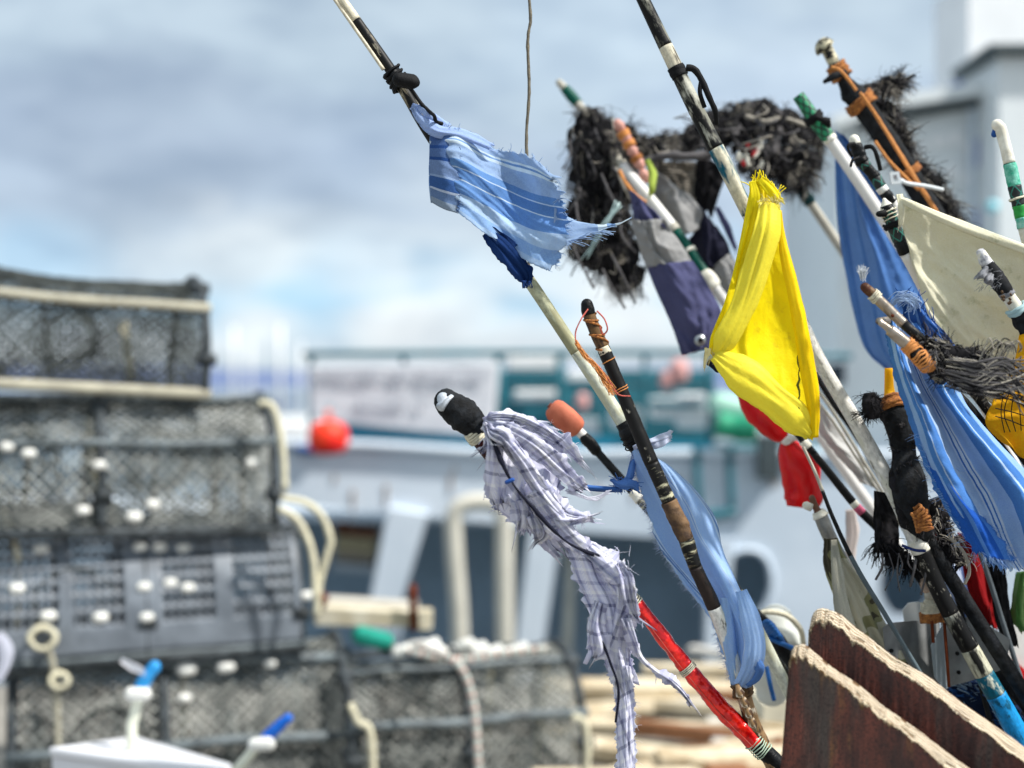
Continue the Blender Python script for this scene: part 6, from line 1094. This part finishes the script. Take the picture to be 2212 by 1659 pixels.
ap = Path([(1735, 965, 2.6, 8), (1765, 1030, 2.6, 9), (1800, 1120, 2.6, 11), (1850, 1225, 2.6, 13), (1924, 1348, 2.6, 13)]); r = pole('thin_rod', 'long thin grey-black rod curving down from the red bag', ap, 'rod'); shaft(r, ap, [(965, p_grey), (1060, blk), (1200, plain('blue_grey_rod', (90, 104, 110), .4)), (2600, None)], seg=10)

# ---- radar reflector
alu = plain('dull_aluminium', (158, 160, 160), .5, .35, .2, 12, .25, rgb2=(120, 122, 122)); alu2 = plain('bright_zinc', (170, 184, 192), .4, .4, .2, 30, .2)
t = thing('radar_reflector', 'grey aluminium radar reflector of crossed plates behind the boards', 'reflector', P(2030, 1490, 2.7))
def tilt(pts, d0, d1, x0, x1): return [P(x, y, d0+(d1-d0)*(x-x0)/(x1-x0)) for x, y in pts]
MB().plate([tilt([(1907, 1357), (1921, 1346), (2008, 1338), (2030, 1345), (2030, 1480), (1960, 1490), (1915, 1440)], 2.62, 2.75, 1907, 2030)], (0, .003, 0)).build('plate', alu, t, smooth=False)
MB().plate([tilt([(2033, 1343), (2079, 1334), (2109, 1334), (2182, 1381), (2178, 1410), (2163, 1447), (2100, 1470), (2054, 1482), (2033, 1480)], 2.75, 2.66, 2033, 2182)], (0, .003, 0)).build('plate', alu, t, smooth=False)
MB().plate([tilt([(2036, 1350), (2011, 1395), (2019, 1463), (2040, 1490), (2049, 1486), (2046, 1400)], 2.6, 2.72, 2011, 2049)], (0, .003, 0)).build('fin', alu2, t, smooth=False)
MB().plate([poly([(1950, 1318), (1962, 1303), (1986, 1300), (1996, 1312), (1998, 1342), (1954, 1345)], 2.74)], (0, .003, 0)).build('upper_fin', plain('pale_zinc', (206, 210, 210), .5, .2, .1, 12, .1), t, smooth=False)
for x0, y0, x1, y1 in ((2013, 1342, 2016, 1388), (2040, 1346, 2050, 1484)): MB().tube([P(x0, y0, 2.61), P(x1, y1, 2.61)], .003, 8).build('rust_rod', rust, t)
MB().tube([P(2012, 1290, 2.66), P(2010, 1300, 2.66), P(2012, 1326, 2.66)], [.009, .013, .015], 14, lump=.15).build('neck', ivory, t); ap = Path([(2010, 1300, 2.66, 36), (2012, 1322, 2.66, 40), (2014, 1342, 2.66, 40)], ground=False); twine(t, ap, 1302, 1324, 5, ivory, .003, 1.0, 'string', .15); twine(t, ap, 1324, 1342, 6, orange, .0034, 1.15, 'orange_twine', .15)
MB().tube([P(2006, 1270, 2.66), P(2010, 1292, 2.66)], [.009, .011], 12).build('white_bush', chalk, t); MB().tube([P(1996, 1258, 2.64), P(2000, 1272, 2.64)], .008, 10, roundstart=True, roundend=True, lump=.3).build('shell_knot', plain('pinkish_knot', (206, 180, 160), .8), t)
for x, y in ((2067, 1411), (2096, 1388), (2070, 1452), (1925, 1405)): c = P(x, y, 2.69 if x > 2000 else 2.63); MB().tube([c, c+Vector((0, -.004, 0))], .004, 8).build('rivet', blk, t)

# ---- red, pale blue, black cloths and green leaf between the poles at the right
dred = fabric('dark_red_cloth', (150, 16, 22), dark=.25, tr=.25)
for C, mt, lab, nm, cat, sd2 in (
    ([[(2066, 1150, 2.75), (2090, 1155, 2.73), (2115, 1180, 2.75)], [(2078, 1230, 2.75), (2105, 1225, 2.73), (2130, 1230, 2.75)], [(2092, 1290, 2.75), (2118, 1290, 2.73), (2142, 1290, 2.75)], [(2110, 1345, 2.75), (2132, 1350, 2.74), (2155, 1362, 2.75)]], dred, 'dark red cloth hanging under the fringe of the striped cloth', 'red_cloth', 'cloth', 71),
    ([[(2004, 1130, 2.78), (2020, 1134, 2.77), (2040, 1150, 2.78)], [(2006, 1165, 2.78), (2024, 1165, 2.77), (2048, 1170, 2.78)], [(2010, 1195, 2.78), (2026, 1192, 2.77), (2050, 1190, 2.78)]], dred, 'small dark red scrap right of the white flaking pole', 'red_cloth', 'cloth', 72),
    ([[(2018, 1190, 2.8), (2040, 1188, 2.78), (2070, 1190, 2.8)], [(2035, 1250, 2.8), (2060, 1250, 2.77), (2090, 1255, 2.8)], [(2050, 1300, 2.8), (2078, 1305, 2.78), (2104, 1330, 2.8)], [(2070, 1345, 2.8), (2090, 1350, 2.78), (2110, 1350, 2.8)]], fabric('pale_denim', (142, 162, 200), [(0, (176, 192, 224)), (.3, (110, 134, 180)), (.6, (190, 204, 228)), (.8, (84, 104, 150))], tr=.25), 'pale blue crumpled cloth right of the tall pole', 'blue_rag', 'rag', 73),
    ([[(2128, 1200, 2.7), (2145, 1205, 2.69), (2165, 1215, 2.7)], [(2135, 1260, 2.7), (2155, 1262, 2.69), (2172, 1265, 2.7)], [(2150, 1330, 2.7), (2165, 1330, 2.69), (2185, 1335, 2.7)], [(2170, 1392, 2.7), (2182, 1395, 2.69), (2198, 1398, 2.7)]], net1, 'black frayed cloth hanging between the red cloth and the green leaf', 'black_rag', 'rag', 74),
    ([[(2196, 1236, 2.72), (2212, 1234, 2.70), (2240, 1234, 2.71)], [(2184, 1300, 2.72), (2206, 1300, 2.69), (2245, 1300, 2.71)], [(2182, 1338, 2.72), (2206, 1345, 2.7), (2245, 1345, 2.71)], [(2200, 1362, 2.72), (2220, 1370, 2.71), (2240, 1374, 2.72)]], fabric('leaf_green_plastic', (116, 164, 92), [(0, (100, 150, 80)), (.45, (128, 176, 104)), (.5, (166, 200, 130)), (.55, (118, 168, 96))], tr=.35, rough=.5), 'pale green plastic strip at the right edge below the striped cloth', 'green_strip', 'plastic', 75)):
    mb = MB(); cloth(mb, C, 36, 24, wr=.010, ws=(3, 1.4), seed=sd2, jag={'b': .005}); tag(mb.build(nm, mt, solid=.0012), lab, cat, FG if cat in ('cloth', 'rag') else None)
for q, lab, mt in (([(2048, 1205, 2.72, 12), (2062, 1270, 2.72, 14), (2082, 1345, 2.72, 14)], 'black rod in front of the pale blue crumpled cloth', blk), ([(2112, 1180, 2.68, 14), (2140, 1260, 2.68, 14), (2168, 1350, 2.68, 14), (2184, 1400, 2.68, 14)], 'grey rubber hose along the dark red cloth', plain('grey_hose', (90, 98, 104), .5)), ([(2150, 1440, 2.72, 36), (2190, 1490, 2.72, 36), (2230, 1540, 2.72, 36)], 'thick black pole end at the lower right edge', blkm)):
    ap = Path(q); r = pole('thin_rod', lab, ap, 'rod'); shaft(r, ap, [(q[0][1], mt), (2600, None)], seg=12)
t = thing('sign_board', 'white board with a red patch at the lower right edge', 'board', P(2230, 1500, 2.95)); MB().plate([poly([(2180, 1340), (2260, 1340), (2260, 1560), (2170, 1440)], 2.95)], (0, .01, 0)).build('board', p_wtube, t, smooth=False); MB().plate([poly([(2182, 1430), (2190, 1424), (2260, 1490), (2260, 1530), (2200, 1470)], 2.94)], (0, .004, 0)).build('red_patch', redc, t, smooth=False)
# blue net bundle
bnm = plain('blue_net_fibre', (30, 110, 190), .7, 0, .4, 60, .3, rgb2=(16, 50, 110)); bnb = thing('blue_net', 'tangle of blue netting behind the teal and blue painted pole foot', 'net', P(2150, 1640, 2.75)); pts, rr = pathbody([(2050, 1480, 2.78, 60), (2100, 1510, 2.78, 90), (2150, 1560, 2.78, 110), (2210, 1620, 2.78, 120)], 8); MB().tube(pts, rr, 20, lump=.4, lscale=20).build('matted_core', plain('navy_net', (20, 36, 66), .9, 0, .4, 40, .3), bnb); mb = MB(); shag(mb, pts, rr, 700, .06, .001, .6, .2, .6, 3, (3, 2, 1)); mb.build('loose_strands', [bnm, net1, plain('pale_blue_fibre', (170, 200, 226), .7)], bnb)
# ---- white fender with blue rope, behind the boards
t = thing('white_fender', 'fat off-white fender bound with black and blue rope left of the boards', 'fender', P(1680, 1530, 2.95)); fw = plain('off_white_fender', (206, 210, 204), .6, 0, .12, 10, .15)
a, b = P(1676, 1345, 3.0), P(1668, 1490, 3.0); MB().tube([a+(b-a)*q for q in (0, .1, .3, .6, .9, 1)], [x*PX*3.0 for x in (40, 56, 64, 64, 52, 36)], 28, roundstart=True, roundend=True).build('body', fw, t)
MB().tube(S3([(1628, 1330, 2.93), (1660, 1322, 2.92), (1700, 1330, 2.92), (1728, 1358, 2.93), (1736, 1390, 2.95)]), .006, 8).build('pale_line', ivory, t)
MB().tube(S3([(1630, 1330, 2.85), (1660, 1360, 2.83), (1690, 1400, 2.84), (1720, 1450, 2.86)]), .016, 10, lump=.15).build('black_rope', blkm, t); br = plain('blue_rope', (20, 96, 170), .6, 0, .3, 60, .3)
for k in range(6): MB().tube(S3([(1642+k*5, 1352+k*5, 2.82), (1658+k*5, 1342+k*6, 2.79), (1672+k*4, 1352+k*7, 2.81)]), .0045, 8).build('blue_rope', br, t)
MB().tube(S3([(1660, 1378, 2.81), (1685, 1388, 2.8), (1712, 1400, 2.81)]), .005, 8).build('blue_rope', br, t); MB().tube(S3([(1656, 1440, 2.81), (1664, 1480, 2.8), (1672, 1512, 2.81)]), .0045, 8).build('blue_rope', br, t)
tag(MB().plate([[P(1650, 1524, 3.7), P(1705, 1512, 3.7), P(1705, 1560, 3.7), P(1648, 1556, 3.7)]], (0, .2, 0)).build('cream_board', plain('cream_board', (222, 214, 190), .7, 0, .2, 8, .2), smooth=False), 'small cream board end under the white fender', 'board')

# ---- the two plywood boards
def board(name, label, face, back, mats, seed):
    """face: front outline, back: matching outline behind; first k points run along the worn top edge"""
    t = thing(name, label, 'board', Vector((face[0].x, face[0].y, 0)), 'weathered plywood boards'); rs = random.Random(seed); n = len(face)
    mb = MB(); f = [mb.vert(p, (p.x+p.y, p.z)) for p in face]
    tri = tessellate_polygon([face]); 
    for q in tri: mb.face(*[f[i] for i in q])
    b = [mb.vert(p, (p.x+p.y, p.z)) for p in back]
    for q in tri: mb.face(*[b[i] for i in q][::-1])
    mb.build('face_panel', mats[0], t, smooth=False)
    return t
def rag_edge(pts, n, amp, freq, seed):
    q = spline([tuple(p) for p in pts], n); o = []
    for k, p in enumerate(q): o.append(Vector(p)+Vector((0, 0, -abs(noise.noise(Vector((k*freq, seed, 0))))*amp-abs(noise.noise(Vector((k*freq*3.3, seed, 5))))*amp*.6)))
    return o
fm_ = MT('maroon_film_face'); v = fm_.mapping('UV', (1, .18, 1)); st = fm_.noise(v, 34, 6, .6); v3 = fm_.mapping('Object'); sp = fm_.noise(v3, 300, 4)
colf = fm_.mix(fm_.ramp(st, [(.4, 0.0), (.6, 1.0)]), lin((112, 56, 42)), lin((66, 36, 30))); colf = fm_.mix(fm_.ramp(fm_.noise(fm_.mapping('UV', (1, .1, 1), loc=(3, 0, 0)), 12, 5, .7), [(.50, 0.0), (.60, .85)]), colf, lin((74, 66, 60))); colf = fm_.mix(fm_.ramp(fm_.noise(fm_.mapping('UV', (1, .09, 1), loc=(7, 0, 0)), 14, 6, .75), [(.58, 0.0), (.68, .8)]), colf, lin((140, 102, 56))); colf = fm_.mix(fm_.ramp(sp, [(.35, .8), (.55, 0.0)]), colf, lin((26, 12, 12)))
fm_.put('Base Color', colf); fm_.put('Roughness', .55); fm_.bump(fm_.math('ADD', st, fm_.math('MULTIPLY', sp, .5)), .6, .002); facem = fm_.m
em = MT('worn_ply_edge'); sx = em.n.new('ShaderNodeSeparateXYZ'); em.l.new(em.mapping('UV', (1, 1, 1)), sx.inputs[0]); n_ = em.noise(em.mapping('Object'), 60, 6); vv = em.math('ADD', sx.outputs['Y'], em.math('MULTIPLY', em.math('SUBTRACT', em.noise(em.mapping('Object'), 14, 3), .5), .12)); ln = em.math('FRACT', em.math('MULTIPLY', vv, 5))
n2_ = em.noise(em.mapping('UV', (6, 4, 1)), 3, 6, .7); c_ = em.ramp(ln, [(0, lin((96, 74, 56))), (.34, lin((206, 190, 160))), (.62, lin((246, 238, 218))), (.82, lin((150, 120, 90)))]); c_ = em.mix(em.ramp(n2_, [(.50, 0.0), (.62, .85)]), c_, lin((78, 56, 42))); em.put('Base Color', c_); em.put('Roughness', .9); em.bump(em.math('ADD', ln, n2_), .5, .0015); edgem = em.m
splm = plain('splintered_ply', (240, 226, 196), .9, 0, .3, 60, .8, rgb2=(150, 122, 86))
def make_board(label, E, th, d_fn, seed, down):
    """E top edge in layout pixels (front line); d_fn(x) distance"""
    t = thing('plywood_board', label, 'board', Vector((P(*E[0], d_fn(E[0][0])).x, d_fn(E[0][0]), 0)), 'weathered plywood boards')
    fr_ = [P(x, y, d_fn(x)) for x, y in spline(E, 34)]; W = len(fr_); off = th
    face = []; top = []
    for k, p in enumerate(fr_):
        j = Vector((0, 0, -.007*abs(noise.noise(Vector((k*.035, seed, 0))))-.0035*abs(noise.noise(Vector((k*.13, seed, 3))))-.0012*abs(noise.noise(Vector((k*.5, seed, 3))))-.010*max(0, noise.noise(Vector((k*.06, seed, 8)))-.25))); j *= 1.6; face.append(p+j); top.append(p+off+Vector((0, 0, .003*noise.noise(Vector((k*.03, seed, 7)))+.001*noise.noise(Vector((k*.22, seed, 7))))))
    mb = MB(); H = 40; zb = .0; G = []                              # face panel: from the worn edge down to the ground
    for i in range(H+1):
        row = []
        for k in range(W):
            p = face[k]; q = Vector((p.x+down*(1 if k == 0 else 1), p.y, zb)); f = i/H; row.append(p.lerp(Vector((p.x+down, p.y, zb)), f)+Vector((0, .0012*noise.noise(Vector((k*.2, i*.4, seed))), 0)))
        G.append(row)
    mb.grid(G, lambda i, k: (G[i][k].x+G[i][k].y*.5, G[i][k].z)); mb.build('face_panel', facem, t)
    mb = MB(); R_ = []
    for i in range(25):
        f = i/24; lay = (f*7) % 1; R_.append([face[k].lerp(top[k], f)+Vector((0, 0, -(.003 if noise.noise(Vector((k*.05, int(f*7)*5.3, seed+2))) > .40 else 0))) for k in range(W)])
    mb.grid(R_, lambda i, k: (k/W, i/24)); mb.build('worn_edge', edgem, t, smooth=False)
    mb = MB(); mb.grid([[top[k] for k in range(W)], [Vector((top[k].x+down, top[k].y+.001, zb)) for k in range(W)]]); mb.build('back_panel', facem, t)
    mb = MB(); mb.grid([[G[i][0] for i in range(H+1)], [Vector((top[0].x+down*i/H-.0, top[0].y, top[0].z+(zb-top[0].z)*i/H)) for i in range(H+1)]], lambda i, k: (k/H*2, i)); mb.build('side_edge', edgem, t)
    mb = MB()                                                      # splintered veneer fringe and lifted plies
    for k in range(8, W-1):
        for _ in range(random.choice((0, 1, 2, 3))):
            f0 = face[k].lerp(face[min(k+1, W-1)], random.random()); L_ = random.uniform(.001, .006)*(1+2.4*max(0, noise.noise(Vector((k*.08, seed, 2))))); wd_ = random.uniform(.0008, .0022); a_ = f0+Vector((0, -.0015, .001)); x_ = (face[min(k+1, W-1)]-face[k]).normalized()
            i0 = mb.vert(a_-x_*wd_); i1 = mb.vert(a_+x_*wd_); i2 = mb.vert(a_+Vector((rnd(.002), -.001, -L_))); i3 = mb.vert(a_+Vector((0, .001, 0))); mb.face(i0, i1, i2); mb.face(i1, i3, i2); mb.face(i3, i0, i2); mb.face(i0, i3, i1)
    mb.build('splinters', splm, t)
    return t
bk = make_board('rear of the two weathered plywood boards, its rounded corner highest', [(1746, 1392), (1748, 1358), (1762, 1338), (1784, 1338), (1812, 1350), (1860, 1390), (1920, 1436), (1990, 1478), (2080, 1545), (2220, 1645), (2380, 1770)], Vector((.008, .022, .013)), lambda x: 2.275-(x-1746)*.00025, 3, -.05)
ft = make_board('front plywood board with a maroon face and bleached layered edge', [(1704, 1440), (1707, 1424), (1716, 1414), (1734, 1412), (1756, 1430), (1780, 1450), (1836, 1490), (1890, 1532), (1945, 1575), (2054, 1655), (2200, 1760), (2380, 1890)], Vector((.007, .02, .011)), lambda x: 2.22-(x-1704)*.0003, 8, -.085)
c = P(1764+206, 1575, 2.225); MB().tube([c, c+Vector((.002, -.003, .003))], .006, 8, lump=.3, roundend=True).build('barnacle', chalk, bk)
